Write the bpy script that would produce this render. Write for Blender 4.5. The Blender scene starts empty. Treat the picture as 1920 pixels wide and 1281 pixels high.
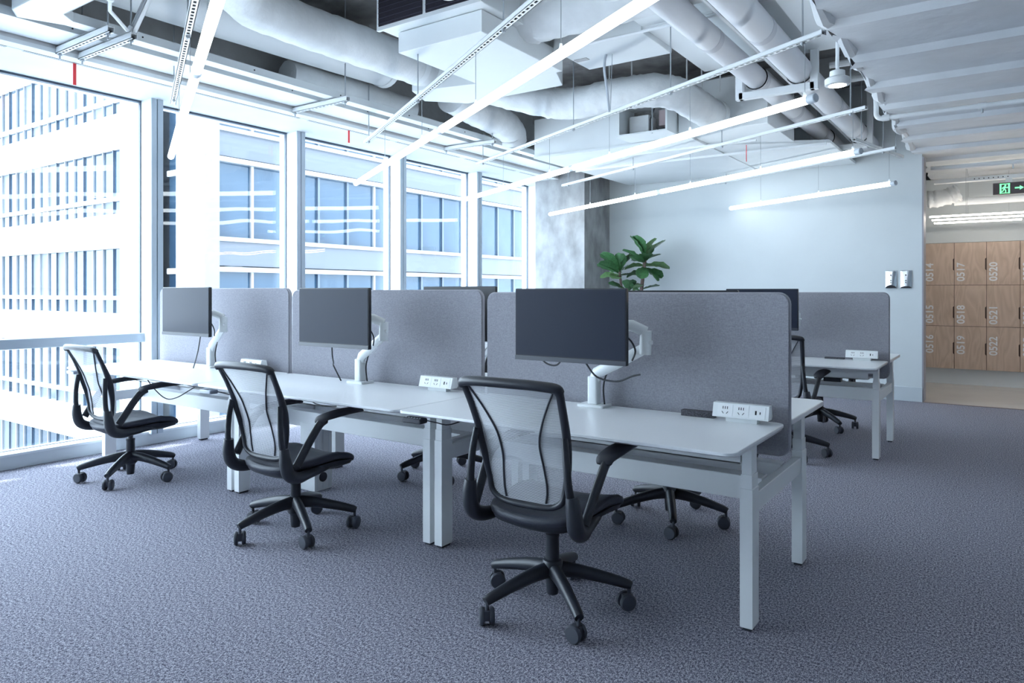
import bpy, bmesh, math, random
from mathutils import Vector, Matrix, Quaternion
random.seed(7)
S = bpy.context.scene
COL = S.collection
PI = math.pi

# ------------------------------------------------------------------ camera
cam = bpy.data.cameras.new('camera')
cam.sensor_width = 36.0
cam.lens = 36.0 * 1335.0 / 1920.0
cam.shift_y = -93.5 / 1920.0
cam.clip_end = 400
cam_ob = bpy.data.objects.new('camera', cam)
COL.objects.link(cam_ob)
cam_ob.location = (0, 0, 1.35)
cam_ob.rotation_euler = (PI / 2, 0, math.radians(34.86))
S.camera = cam_ob

# ------------------------------------------------------------------ world, sun, exposure
W = bpy.data.worlds.new('sky')
S.world = W
W.use_nodes = True
bg = W.node_tree.nodes['Background']
bg.inputs['Color'].default_value = (0.78, 0.895, 1.0, 1)
bg.inputs['Strength'].default_value = 7.5
sun = bpy.data.lights.new('sun', 'SUN')
sun.energy = 9.0
sun.angle = math.radians(1.5)
sun.color = (1.0, 0.98, 0.95)
sun_ob = bpy.data.objects.new('sun', sun)
COL.objects.link(sun_ob)
sun_ob.rotation_euler = Vector((-0.20, -0.30, 1.0)).to_track_quat('Z', 'Y').to_euler()
S.view_settings.view_transform = 'Standard'
S.view_settings.look = 'None'
S.view_settings.gamma = 1.0
S.view_settings.use_curve_mapping = False
S.view_settings.exposure = 0.80

# ------------------------------------------------------------------ materials
MATS = {}
def nodes_of(m):
    m.use_nodes = True
    return m.node_tree.nodes, m.node_tree.links
def mat(name, col, rough=0.5, metal=0.0, var=0.0, vscale=6.0, bump=0.0, bscale=40.0, emit=0.0, spec=0.5, stretch=None, col2=None):
    if name in MATS: return MATS[name]
    m = bpy.data.materials.new(name)
    n, l = nodes_of(m)
    b = n['Principled BSDF']
    b.inputs['Base Color'].default_value = (*col, 1)
    b.inputs['Roughness'].default_value = rough
    b.inputs['Metallic'].default_value = metal
    b.inputs['Specular IOR Level'].default_value = spec
    if emit:
        b.inputs['Emission Color'].default_value = (*col, 1)
        b.inputs['Emission Strength'].default_value = emit
    if var or bump:
        tc = n.new('ShaderNodeTexCoord'); mp = n.new('ShaderNodeMapping')
        l.new(tc.outputs['Object'], mp.inputs['Vector'])
        if stretch: mp.inputs['Scale'].default_value = stretch
    if var:
        t = n.new('ShaderNodeTexNoise'); t.inputs['Scale'].default_value = vscale; t.inputs['Detail'].default_value = 6
        l.new(mp.outputs[0], t.inputs['Vector'])
        r = n.new('ShaderNodeValToRGB')
        r.color_ramp.elements[0].position = 0.3; r.color_ramp.elements[1].position = 0.7
        c2 = col2 or tuple(max(0, c * (1 - var)) for c in col)
        r.color_ramp.elements[0].color = (*c2, 1)
        r.color_ramp.elements[1].color = (*[min(1, c * (1 + (0 if col2 else var * 0.5))) for c in col], 1)
        l.new(t.outputs['Fac'], r.inputs[0]); l.new(r.outputs[0], b.inputs['Base Color'])
    if bump:
        t2 = n.new('ShaderNodeTexNoise'); t2.inputs['Scale'].default_value = bscale; t2.inputs['Detail'].default_value = 4
        l.new(mp.outputs[0], t2.inputs['Vector'])
        bp = n.new('ShaderNodeBump'); bp.inputs['Strength'].default_value = bump; bp.inputs['Distance'].default_value = 0.02
        l.new(t2.outputs['Fac'], bp.inputs['Height']); l.new(bp.outputs[0], b.inputs['Normal'])
    MATS[name] = m
    return m

def carpet_mat():
    m = bpy.data.materials.new('carpet'); MATS['carpet'] = m
    n, l = nodes_of(m); b = n['Principled BSDF']
    b.inputs['Roughness'].default_value = 0.95; b.inputs['Specular IOR Level'].default_value = 0.15
    tc = n.new('ShaderNodeTexCoord')
    mp = n.new('ShaderNodeMapping'); mp.inputs['Scale'].default_value = (1.0, 0.6, 1.0); mp.inputs['Rotation'].default_value = (0, 0, math.radians(0))
    l.new(tc.outputs['Object'], mp.inputs['Vector'])
    t = n.new('ShaderNodeTexNoise'); t.inputs['Scale'].default_value = 320; t.inputs['Detail'].default_value = 2
    l.new(mp.outputs[0], t.inputs['Vector'])
    t3 = n.new('ShaderNodeTexNoise'); t3.inputs['Scale'].default_value = 125; t3.inputs['Detail'].default_value = 4
    l.new(mp.outputs[0], t3.inputs['Vector'])
    mx = n.new('ShaderNodeMath'); mx.operation = 'MULTIPLY_ADD'; mx.inputs[1].default_value = 0.45
    l.new(t3.outputs['Fac'], mx.inputs[0])
    hf = n.new('ShaderNodeMath'); hf.operation = 'MULTIPLY'; hf.inputs[1].default_value = 0.6
    l.new(t.outputs['Fac'], hf.inputs[0]); l.new(hf.outputs[0], mx.inputs[2])
    r = n.new('ShaderNodeValToRGB')
    e = r.color_ramp.elements
    e[0].position = 0.43; e[0].color = (0.064, 0.063, 0.092, 1)
    e[1].position = 0.61; e[1].color = (0.555, 0.545, 0.61, 1)
    k = r.color_ramp.elements.new(0.52); k.color = (0.215, 0.212, 0.266, 1)
    l.new(mx.outputs[0], r.inputs[0]); l.new(r.outputs[0], b.inputs['Base Color'])
    bp = n.new('ShaderNodeBump'); bp.inputs['Strength'].default_value = 0.6; bp.inputs['Distance'].default_value = 0.006
    l.new(t.outputs['Fac'], bp.inputs['Height']); l.new(bp.outputs[0], b.inputs['Normal'])
    return m

def fabric_mat(name, c1, c2):
    m = bpy.data.materials.new(name); MATS[name] = m
    n, l = nodes_of(m); b = n['Principled BSDF']
    b.inputs['Roughness'].default_value = 0.9; b.inputs['Specular IOR Level'].default_value = 0.2
    tc = n.new('ShaderNodeTexCoord')
    outs = []
    for sc in ((90, 90, 900), (900, 900, 90)):
        mp = n.new('ShaderNodeMapping'); mp.inputs['Scale'].default_value = sc
        l.new(tc.outputs['Object'], mp.inputs['Vector'])
        t = n.new('ShaderNodeTexNoise'); t.inputs['Scale'].default_value = 1.0; t.inputs['Detail'].default_value = 3
        l.new(mp.outputs[0], t.inputs['Vector']); outs.append(t)
    a = n.new('ShaderNodeMath'); a.operation = 'ADD'
    l.new(outs[0].outputs['Fac'], a.inputs[0]); l.new(outs[1].outputs['Fac'], a.inputs[1])
    h = n.new('ShaderNodeMath'); h.operation = 'MULTIPLY'; h.inputs[1].default_value = 0.5
    l.new(a.outputs[0], h.inputs[0])
    r = n.new('ShaderNodeValToRGB'); e = r.color_ramp.elements
    e[0].position = 0.35; e[0].color = (*c1, 1); e[1].position = 0.65; e[1].color = (*c2, 1)
    l.new(h.outputs[0], r.inputs[0]); l.new(r.outputs[0], b.inputs['Base Color'])
    bp = n.new('ShaderNodeBump'); bp.inputs['Strength'].default_value = 0.25; bp.inputs['Distance'].default_value = 0.003
    l.new(h.outputs[0], bp.inputs['Height']); l.new(bp.outputs[0], b.inputs['Normal'])
    return m

def glass_mat(name, tint=(0.93, 0.97, 1.0), refl=1.0):
    m = bpy.data.materials.new(name); MATS[name] = m
    n, l = nodes_of(m); n.remove(n['Principled BSDF'])
    o = n['Material Output']
    tr = n.new('ShaderNodeBsdfTransparent'); tr.inputs[0].default_value = (*tint, 1)
    gl = n.new('ShaderNodeBsdfGlossy'); gl.inputs['Roughness'].default_value = 0.01
    lw = n.new('ShaderNodeLayerWeight'); lw.inputs['Blend'].default_value = 0.5
    pw = n.new('ShaderNodeMath'); pw.operation = 'POWER'; pw.inputs[1].default_value = 5.0
    l.new(lw.outputs['Facing'], pw.inputs[0])
    fr = n.new('ShaderNodeMath'); fr.operation = 'MULTIPLY_ADD'; fr.inputs[1].default_value = 0.95; fr.inputs[2].default_value = 0.045
    l.new(pw.outputs[0], fr.inputs[0])
    tc = n.new('ShaderNodeTexCoord'); t = n.new('ShaderNodeTexNoise'); t.inputs['Scale'].default_value = 1.3; t.inputs['Detail'].default_value = 1
    l.new(tc.outputs['Object'], t.inputs['Vector'])
    bp = n.new('ShaderNodeBump'); bp.inputs['Strength'].default_value = 0.12; bp.inputs['Distance'].default_value = 0.03
    l.new(t.outputs['Fac'], bp.inputs['Height']); l.new(bp.outputs[0], gl.inputs['Normal'])
    mx = n.new('ShaderNodeMixShader')
    l.new(fr.outputs[0], mx.inputs[0]); l.new(tr.outputs[0], mx.inputs[1]); l.new(gl.outputs[0], mx.inputs[2])
    l.new(mx.outputs[0], o.inputs[0])
    return m

def wood_mat(name):
    m = bpy.data.materials.new(name); MATS[name] = m
    n, l = nodes_of(m); b = n['Principled BSDF']; b.inputs['Roughness'].default_value = 0.5
    tc = n.new('ShaderNodeTexCoord'); oi = n.new('ShaderNodeObjectInfo')
    ad = n.new('ShaderNodeVectorMath'); ad.operation = 'ADD'
    sc = n.new('ShaderNodeVectorMath'); sc.operation = 'SCALE'; sc.inputs['Scale'].default_value = 7.0
    cx = n.new('ShaderNodeCombineXYZ'); l.new(oi.outputs['Random'], cx.inputs[0]); l.new(oi.outputs['Random'], cx.inputs[2])
    l.new(cx.outputs[0], sc.inputs[0]); l.new(tc.outputs['Object'], ad.inputs[0]); l.new(sc.outputs[0], ad.inputs[1])
    mp = n.new('ShaderNodeMapping'); mp.inputs['Scale'].default_value = (5, 5, 1.1)
    l.new(ad.outputs[0], mp.inputs['Vector'])
    t = n.new('ShaderNodeTexNoise'); t.inputs['Scale'].default_value = 1.2; t.inputs['Detail'].default_value = 2; t.inputs['Distortion'].default_value = 0.4
    l.new(mp.outputs[0], t.inputs['Vector'])
    mu = n.new('ShaderNodeMath'); mu.operation = 'MULTIPLY'; mu.inputs[1].default_value = 14
    l.new(t.outputs['Fac'], mu.inputs[0])
    fr = n.new('ShaderNodeMath'); fr.operation = 'PINGPONG'; fr.inputs[1].default_value = 1.0
    l.new(mu.outputs[0], fr.inputs[0])
    r = n.new('ShaderNodeValToRGB'); e = r.color_ramp.elements
    e[0].position = 0.0; e[0].color = (0.58, 0.44, 0.345, 1); e[1].position = 1.0; e[1].color = (0.68, 0.53, 0.43, 1)
    l.new(fr.outputs[0], r.inputs[0]); l.new(r.outputs[0], b.inputs['Base Color'])
    return m

white_m = mat('white_metal', (0.80, 0.83, 0.85), 0.35)
desk_top_m = mat('desk_laminate', (0.87, 0.89, 0.91), 0.28, spec=0.5)
desk_frame_m = mat('desk_frame_powdercoat', (0.80, 0.82, 0.83), 0.42)
wall_m = mat('painted_wall', (0.66, 0.705, 0.725), 0.7, var=0.04, vscale=1.5)
base_m = mat('baseboard_paint', (0.58, 0.63, 0.67), 0.5)
ceil_m = mat('white_ceiling_paint', (0.70, 0.74, 0.76), 0.6, var=0.05, vscale=3)
deck_m = mat('painted_deck', (0.80, 0.83, 0.86), 0.55, var=0.06, vscale=4, bump=0.35, bscale=9)
wrap_m = mat('duct_wrap', (0.76, 0.79, 0.81), 0.6, var=0.12, vscale=4, bump=1.0, bscale=5)
duct_m = mat('painted_duct', (0.80, 0.84, 0.86), 0.45, var=0.04, vscale=2)
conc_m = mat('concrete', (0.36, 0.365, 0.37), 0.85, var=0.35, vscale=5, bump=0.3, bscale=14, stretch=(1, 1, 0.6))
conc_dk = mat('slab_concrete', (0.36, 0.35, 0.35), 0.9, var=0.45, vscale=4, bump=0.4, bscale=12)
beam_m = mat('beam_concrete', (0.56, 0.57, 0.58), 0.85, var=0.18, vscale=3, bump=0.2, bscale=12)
blk = mat('black_plastic', (0.020, 0.023, 0.032), 0.42)
blk2 = mat('black_rubber', (0.030, 0.033, 0.045), 0.6)
seat_m = mat('seat_leather', (0.035, 0.039, 0.055), 0.5, bump=0.15, bscale=120)
mesh_m = mat('mesh_weave', (0.46, 0.47, 0.50), 0.6)
alu_m = mat('mullion_grey', (0.42, 0.49, 0.56), 0.4)
fin_m = mat('mullion_white', (0.74, 0.78, 0.82), 0.45)
sill_m = mat('sill_white', (0.62, 0.67, 0.71), 0.5)
dark_m = mat('gasket_dark', (0.05, 0.075, 0.11), 0.5)
scr_m = mat('monitor_panel', (0.020, 0.025, 0.042), 0.38, spec=0.14)
bez_m = mat('monitor_bezel', (0.010, 0.012, 0.018), 0.4)
cable_m = mat('cable_black', (0.02, 0.022, 0.03), 0.5)
rod_m = mat('zinc_rod', (0.42, 0.45, 0.48), 0.4, 0.6)
sock_m = mat('socket_white', (0.84, 0.87, 0.88), 0.35)
hole_m = mat('dark_recess', (0.02, 0.02, 0.025), 0.8)
filter_m = mat('filter_media', (0.018, 0.016, 0.028), 0.9, var=0.3, vscale=60)
chrome_m = mat('stainless', (0.72, 0.77, 0.82), 0.18, 1.0)
red_m = mat('red_ribbon', (0.80, 0.05, 0.06), 0.6)
tube_m = mat('led_tube', (0.90, 0.97, 1.0), 0.4, emit=5.0)
warm_tube_m = mat('led_tube_warm', (1.0, 0.92, 0.82), 0.4, emit=10.0)
lamp_m = mat('lamp_lens', (1.0, 0.97, 0.92), 0.4, emit=9.0)
cap_m = mat('tube_cap', (0.66, 0.71, 0.76), 0.4)
tile_m = mat('corridor_tile', (0.66, 0.62, 0.58), 0.25, var=0.05, vscale=2)
sign_m = mat('sign_body', (0.09, 0.075, 0.085), 0.5)
green_m = mat('sign_green', (0.20, 0.95, 0.38), 0.5, emit=0.9)
txt_m = mat('number_print', (0.86, 0.87, 0.90), 0.6)
leaf_m = mat('fig_leaf', (0.055, 0.16, 0.060), 0.38, var=0.4, vscale=9)
leaf2_m = mat('fig_leaf_light', (0.13, 0.25, 0.10), 0.42, var=0.3, vscale=9)
bark_m = mat('bark', (0.22, 0.15, 0.14), 0.8, var=0.4, vscale=30)
pot_m = mat('pot_grey', (0.45, 0.46, 0.47), 0.6)
brush_m = mat('brush_grommet', (0.07, 0.07, 0.085), 0.8, var=0.7, vscale=150)
ext_white = mat('cladding_white', (0.78, 0.80, 0.82), 0.6)
ext_band = mat('band_grey', (0.17, 0.18, 0.195), 0.5)
ext_stone = mat('cladding_stone', (0.125, 0.127, 0.13), 0.8, var=0.1, vscale=8)
ext_glassA = mat('facade_glass_pale', (0.009, 0.022, 0.042), 0.10, var=0.5, vscale=0.6, col2=(0.034, 0.054, 0.075), spec=0.3)
ext_glassB = mat('facade_glass_blue', (0.007, 0.020, 0.040), 0.10, var=0.5, vscale=0.35, col2=(0.024, 0.048, 0.076), spec=0.3)
ext_panel = mat('facade_panel_lavender', (0.038, 0.046, 0.062), 0.4)
ext_mull = mat('facade_mullion', (0.03, 0.045, 0.07), 0.4)
ground_m = mat('street_ground', (0.22, 0.23, 0.24), 0.9)
carpet = carpet_mat()
fab_m = fabric_mat('screen_fabric', (0.215, 0.213, 0.245), (0.395, 0.392, 0.430))
fab_edge = mat('screen_edge', (0.40, 0.40, 0.44), 0.7)
glass_m = glass_mat('window_glass')
wood = wood_mat('oak_veneer')

# ------------------------------------------------------------------ mesh builder
class MB:
    def __init__(s): s.v = []; s.f = []
    def add(s, vs, fs):
        o = len(s.v); s.v += [tuple(p) for p in vs]; s.f += [tuple(i + o for i in f) for f in fs]; return s
    def box(s, x0, x1, y0, y1, z0, z1, ch=0.0):
        if ch <= 0:
            v = [(x, y, z) for z in (z0, z1) for y in (y0, y1) for x in (x0, x1)]
            return s.add(v, [(0, 2, 3, 1), (4, 5, 7, 6), (0, 1, 5, 4), (2, 6, 7, 3), (0, 4, 6, 2), (1, 3, 7, 5)])
        return s.prism([(x0, y0), (x1, y0), (x1, y1), (x0, y1)], z0, z1, ch)
    def prism(s, poly, z0, z1, ch=0.0, ax='z'):
        n = len(poly)
        def inset(d):
            out = []
            for i in range(n):
                p0 = Vector(poly[i - 1]); p = Vector(poly[i]); p1 = Vector(poly[(i + 1) % n])
                e0 = (p - p0); e1 = (p1 - p)
                if e0.length < 1e-9 or e1.length < 1e-9: out.append(p); continue
                n0 = Vector((-e0.y, e0.x)).normalized(); n1 = Vector((-e1.y, e1.x)).normalized()
                b = n0 + n1
                k = max(0.3, b.dot(n0))
                out.append(p + b * (d / k))
            return out
        rings = []
        if ch > 0: rings = [(inset(ch), z0), (poly, z0 + ch), (poly, z1 - ch), (inset(ch), z1)]
        else: rings = [(poly, z0), (poly, z1)]
        v = []
        for r, z in rings:
            for p in r:
                if ax == 'z': v.append((p[0], p[1], z))
                elif ax == 'y': v.append((p[0], z, p[1]))
                else: v.append((z, p[0], p[1]))
        f = []
        for k in range(len(rings) - 1):
            for i in range(n):
                j = (i + 1) % n
                f.append((k * n + i, k * n + j, (k + 1) * n + j, (k + 1) * n + i))
        f.append(tuple(range(n - 1, -1, -1))); f.append(tuple((len(rings) - 1) * n + i for i in range(n)))
        return s.add(v, f)
    def tube(s, pts, r, seg=10, cap=True, flat=1.0, up=(0, 0, 1), squash=None):
        pts = [Vector(p) for p in pts]; n = len(pts)
        rs = r if isinstance(r, (list, tuple)) else [r] * n
        v = []; f = []
        prev = None
        for i, p in enumerate(pts):
            if i == 0: t = pts[1] - p
            elif i == n - 1: t = p - pts[i - 1]
            else: t = (pts[i + 1] - p).normalized() + (p - pts[i - 1]).normalized()
            t.normalize()
            if prev is None:
                u = Vector(up)
                a = u - t * u.dot(t)
                if a.length < 1e-3: u = Vector((0, 1, 0)); a = u - t * u.dot(t)
            else:
                a = prev - t * prev.dot(t)
            a.normalize(); prev = a
            b = t.cross(a)
            ri = rs[i]
            ra, rb = (ri, ri * flat) if not isinstance(ri, (tuple, list)) else ri
            for k in range(seg):
                an = 2 * PI * k / seg
                v.append(p + a * (math.cos(an) * ra) + b * (math.sin(an) * rb))
        for i in range(n - 1):
            for k in range(seg):
                j = (k + 1) % seg
                f.append((i * seg + k, i * seg + j, (i + 1) * seg + j, (i + 1) * seg + k))
        if cap:
            f.append(tuple(range(seg - 1, -1, -1))); f.append(tuple((n - 1) * seg + k for k in range(seg)))
        return s.add(v, f)
    def lathe(s, prof, c=(0, 0, 0), seg=20, axis='z'):
        v = []; f = []; n = len(prof)
        for r, z in prof:
            for k in range(seg):
                an = 2 * PI * k / seg
                q = (math.cos(an) * r, math.sin(an) * r, z)
                if axis == 'y': q = (q[0], q[2], q[1])
                elif axis == 'x': q = (q[2], q[0], q[1])
                v.append((q[0] + c[0], q[1] + c[1], q[2] + c[2]))
        for i in range(n - 1):
            for k in range(seg):
                j = (k + 1) % seg
                f.append((i * seg + k, i * seg + j, (i + 1) * seg + j, (i + 1) * seg + k))
        f.append(tuple(range(seg - 1, -1, -1))); f.append(tuple((n - 1) * seg + k for k in range(seg)))
        return s.add(v, f)
    def xf(s, M):
        s.v = [tuple(M @ Vector(p)) for p in s.v]; return s
    def mesh(s, name, m, smooth=True, angle=35):
        me = bpy.data.meshes.new(name)
        me.from_pydata(s.v, [], s.f)
        bm = bmesh.new(); bm.from_mesh(me); bmesh.ops.recalc_face_normals(bm, faces=bm.faces); bm.to_mesh(me); bm.free()
        if smooth:
            me.polygons.foreach_set('use_smooth', [True] * len(me.polygons))
            me.set_sharp_from_angle(angle=math.radians(angle))
        if m: me.materials.append(m)
        return me
    def build(s, name, m, parent=None, loc=(0, 0, 0), rot=(0, 0, 0), smooth=True, angle=35):
        return place(name, s.mesh(name, m, smooth, angle), parent, loc, rot)

def place(name, me, parent=None, loc=(0, 0, 0), rot=(0, 0, 0)):
    o = bpy.data.objects.new(name, me); COL.objects.link(o)
    o.location = loc; o.rotation_euler = rot
    if parent: o.parent = parent
    return o
def tag(o, label, cat, group=None, kind=None):
    if label: o['label'] = label
    if cat: o['category'] = cat
    if group: o['group'] = group
    if kind: o['kind'] = kind
    return o
def thing(name, label, cat, loc=(0, 0, 0), rz=0, group=None):
    o = bpy.data.objects.new(name, None); COL.objects.link(o); o.empty_display_size = 0.1
    o.location = loc; o.rotation_euler = (0, 0, rz)
    return tag(o, label, cat, group)
def struct(name, mb, m, **k):
    o = mb.build(name, m, **k); o['kind'] = 'structure'; return o
def dup(o, loc=None, rz=None, label=None, group=None):
    r = o.copy(); COL.objects.link(r)
    if loc is not None: r.location = loc
    if rz is not None: r.rotation_euler = (0, 0, rz)
    if label: r['label'] = label
    if group: r['group'] = group
    def rec(src, dst):
        for ch in list(src.children):
            c = ch.copy(); COL.objects.link(c); c.parent = dst
            rec(ch, c)
    rec(o, r)
    return r
def B(*a, **k): return MB().box(*a, **k)
def T(*a, **k): return MB().tube(*a, **k)
def rrect(x0, x1, y0, y1, r, n=5, corners=(1, 1, 1, 1)):
    out = []
    cs = [(x0 + r, y0 + r, PI, corners[0]), (x1 - r, y0 + r, 1.5 * PI, corners[1]), (x1 - r, y1 - r, 0, corners[2]), (x0 + r, y1 - r, PI / 2, corners[3])]
    sq = [(x0, y0), (x1, y0), (x1, y1), (x0, y1)]
    for i, (cx, cy, a0, on) in enumerate(cs):
        if not on: out.append(sq[i]); continue
        for k in range(n + 1):
            a = a0 + (PI / 2) * k / n
            out.append((cx + r * math.cos(a), cy + r * math.sin(a)))
    return out
def spline(pts, n=6):
    pts = [Vector(p) for p in pts]; out = []
    P = [pts[0]] + pts + [pts[-1]]
    for i in range(1, len(P) - 2):
        for k in range(n):
            t = k / n
            a, b, c, d = P[i - 1], P[i], P[i + 1], P[i + 2]
            out.append(0.5 * ((2 * b) + (c - a) * t + (2 * a - 5 * b + 4 * c - d) * t * t + (3 * b - a - 3 * c + d) * t ** 3))
    out.append(pts[-1])
    return out
def text_mesh(txt, size, m, extrude=0.0008):
    cu = bpy.data.curves.new('print', 'FONT'); cu.body = txt; cu.size = size; cu.extrude = extrude
    cu.align_x = 'CENTER'; cu.align_y = 'CENTER'; cu.resolution_u = 3; cu.offset = size * 0.022
    o = bpy.data.objects.new('print', cu); COL.objects.link(o)
    dg = bpy.context.evaluated_depsgraph_get()
    me = bpy.data.meshes.new_from_object(o.evaluated_get(dg))
    bpy.data.objects.remove(o); bpy.data.curves.remove(cu)
    me.materials.clear(); me.materials.append(m)
    return me

# ================================================================== STRUCTURE
GX = -6.34          # glass plane
IX = -6.15          # inner face of mullions
struct('floor', B(-6.42, 5.5, -5.0, 10.02, -0.12, 0.0), carpet)
struct('floor_corridor', B(-1.6, 5.5, 10.02, 16.0, -0.12, 0.0), tile_m)
struct('floor_threshold', B(-0.855, 5.5, 9.985, 10.03, 0.0, 0.004), mat('threshold_metal', (0.24, 0.20, 0.19), 0.5))
# back wall (runs along X at y = 10), ends at the locker corridor
struct('wall_back', B(-6.40, -0.862, 10.0, 10.28, 0, 4.1), wall_m)
struct('baseboard_back', B(-5.10, -0.858, 9.988, 10.0, 0, 0.178, ch=0.003), base_m)
struct('trim_wall_end', B(-0.862, -0.845, 10.0, 10.285, 0, 3.0), mat('jamb_grey', (0.36, 0.35, 0.39), 0.5))
struct('wall_right', B(5.5, 5.7, -5.0, 16.0, -0.1, 4.1), wall_m)
struct('wall_front_light_block', B(-6.6, 5.7, -5.2, -5.0, -0.1, 4.1), wall_m)  # unseen wall added behind the camera to block sky light
struct('wall_corridor_end', B(-1.6, 5.5, 15.8, 16.0, 0, 4.1), wall_m)
struct('wall_corridor_left', B(-1.75, -1.6, 10.28, 16.0, 0, 4.1), wall_m)
# slab over everything
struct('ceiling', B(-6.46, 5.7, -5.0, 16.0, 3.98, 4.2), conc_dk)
# concrete edge beam above the windows and downstand beams
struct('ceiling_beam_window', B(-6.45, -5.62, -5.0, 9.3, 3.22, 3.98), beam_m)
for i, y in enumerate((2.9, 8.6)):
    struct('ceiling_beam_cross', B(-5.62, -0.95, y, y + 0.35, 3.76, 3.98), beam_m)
# concrete column in the corner
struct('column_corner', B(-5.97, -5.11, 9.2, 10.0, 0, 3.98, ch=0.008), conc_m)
struct('wall_back_return', B(-6.40, -5.97, 9.62, 10.0, 0, 3.4), mat('return_white', (0.80, 0.84, 0.88), 0.5))

# painted steel deck on the right : ribs along X, trapezoid profile in Y
DX0 = -0.93
def deck():
    prof = []
    y = -4.6; p = 0.80
    ys = []
    while y < 15.8:
        ys += [(y, 3.035), (y + 0.56, 3.035), (y + 0.60, 2.992), (y + 0.74, 2.992)]
        y += p
    poly = [(a, b) for a, b in ys] + [(ys[-1][0] + 0.05, 3.30), (-4.6, 3.30)]
    mb = MB(); n = len(poly)
    v = [(DX0 + (0.03 * ((i * 7) % 3 - 1)), a, b) for i, (a, b) in enumerate(poly)] + [(5.5, a, b) for a, b in poly]
    f = [(i, (i + 1) % n, (i + 1) % n + n, i + n) for i in range(n)]
    # end caps as strips between lower profile and top
    k = len(ys)
    mb.add(v, f)
    for i in range(k - 1):
        a, b = ys[i], ys[i + 1]
        mb.add([(DX0, a[0], a[1]), (DX0, b[0], b[1]), (DX0, b[0], 3.30), (DX0, a[0], 3.30)], [(0, 1, 2, 3)])
    return mb
struct('ceiling_deck', deck(), deck_m, angle=20)
struct('ceiling_deck_edge', B(DX0 - 0.01, DX0 + 0.10, -4.6, 10.0, 3.30, 3.98), beam_m)
# spray-fire-proofed irregular lip along the deck edge
rng = random.Random(3)
mb = MB()
yy = 3.4
pts = []
while yy < 9.95:
    pts.append((DX0 + 0.01 + rng.uniform(-0.02, 0.02), yy, 3.06 + rng.uniform(-0.035, 0.03))); yy += rng.uniform(0.10, 0.22)
mb.tube(pts, [rng.uniform(0.03, 0.06) for _ in pts], seg=8)
struct('trim_deck_edge', mb, deck_m)

# ------------------------------------------------------------------ window wall
MY0, MP = 3.31, 1.555
my = [MY0 + MP * k for k in range(-5, 5)]          # y of near side of each mullion
for i, y in enumerate(my):
    mull = struct('trim_mullion', B(GX - 0.10, IX - 0.012, y, y + 0.105, 0.10, 3.06), fin_m)
    B(IX - 0.012, IX, y, y + 0.048, 0.10, 3.05).build('mullion_face', alu_m, mull)
    B(IX - 0.012, IX, y + 0.056, y + 0.105, 0.10, 3.05).build('mullion_face', alu_m, mull)
    B(IX - 0.020, IX - 0.012, y + 0.048, y + 0.056, 0.10, 3.05).build('mullion_groove', dark_m, mull)
edges = my
for i in range(len(my) - 1):
    y0, y1 = my[i] + 0.105, my[i + 1]
    w = bpy.data.objects.new('window_%d' % (i + 1), None); COL.objects.link(w); w['kind'] = 'structure'
    w.location = (GX, (y0 + y1) / 2, 0)
    hw = (y1 - y0) / 2
    B(-0.012, 0.012, -hw, hw, 0.99, 3.04).build('window_pane', glass_m, w)
    B(-0.012, 0.012, -hw, hw, 0.12, 0.90).build('window_pane', glass_m, w)
    B(-0.06, 0.075, -hw, hw, 0.905, 0.985, ch=0.004).build('window_transom', alu_m, w)
    B(-0.016, 0.018, -hw, hw, 3.030, 3.047).build('gasket', dark_m, w)
    B(-0.016, 0.018, -hw, hw, 0.112, 0.122).build('gasket', dark_m, w)
    B(-0.014, 0.016, hw - 0.008, hw, 0.12, 3.04).build('gasket', dark_m, w)
struct('trim_sill', B(GX - 0.10, -6.205, -5.0, 9.62, 0.0, 0.112, ch=0.004), sill_m)
struct('trim_sill_ledge', B(GX + 0.02, -6.198, -5.0, 9.62, 0.100, 0.118), fin_m)
# pelmet with a twin slot diffuser
pel = struct('ceiling_pelmet', B(-6.45, -5.705, -5.0, 9.62, 3.047, 3.075), ceil_m)
B(-5.665, -5.552, -5.0, 9.62, 3.045, 3.075).build('pelmet_lip', ceil_m, pel)
B(-5.570, -5.552, -5.0, 9.62, 3.075, 3.115).build('pelmet_shaded_side', beam_m, pel)  # shade of the pelmet's side put in by a greyer material
B(-5.706, -5.664, -5.0, 9.62, 3.0462, 3.085).build('slot_shade_strip', hole_m, pel)  # near-flush black strip standing in for the slots' shaded depth
B(-5.691, -5.679, -5.0, 9.62, 3.0440, 3.0464).build('slot_bar', ceil_m, pel)
yb = 2.14 - 1.24 * 5
while yb < 9.6:
    B(-5.706, -5.664, yb - 0.10, yb, 3.0435, 3.0464).build('slot_blank', ceil_m, pel)
    yb += 1.24
struct('trim_window_head', B(GX - 0.10, GX - 0.03, -5.0, 9.62, 3.03, 3.6), fin_m)
for k, (y, z) in enumerate(((2.47, 0.16), (5.15, 0.13))):
    tag(B(-5.688, -5.682, y, y + 0.022, 3.045 - z, 3.055).build('airflow_ribbon', red_m),
        ['short red ribbon hanging from the window slot vent above the leftmost pane', 'short red ribbon hanging from the slot vent above the third window'][k], 'ribbon', 'red airflow ribbons')

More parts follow.
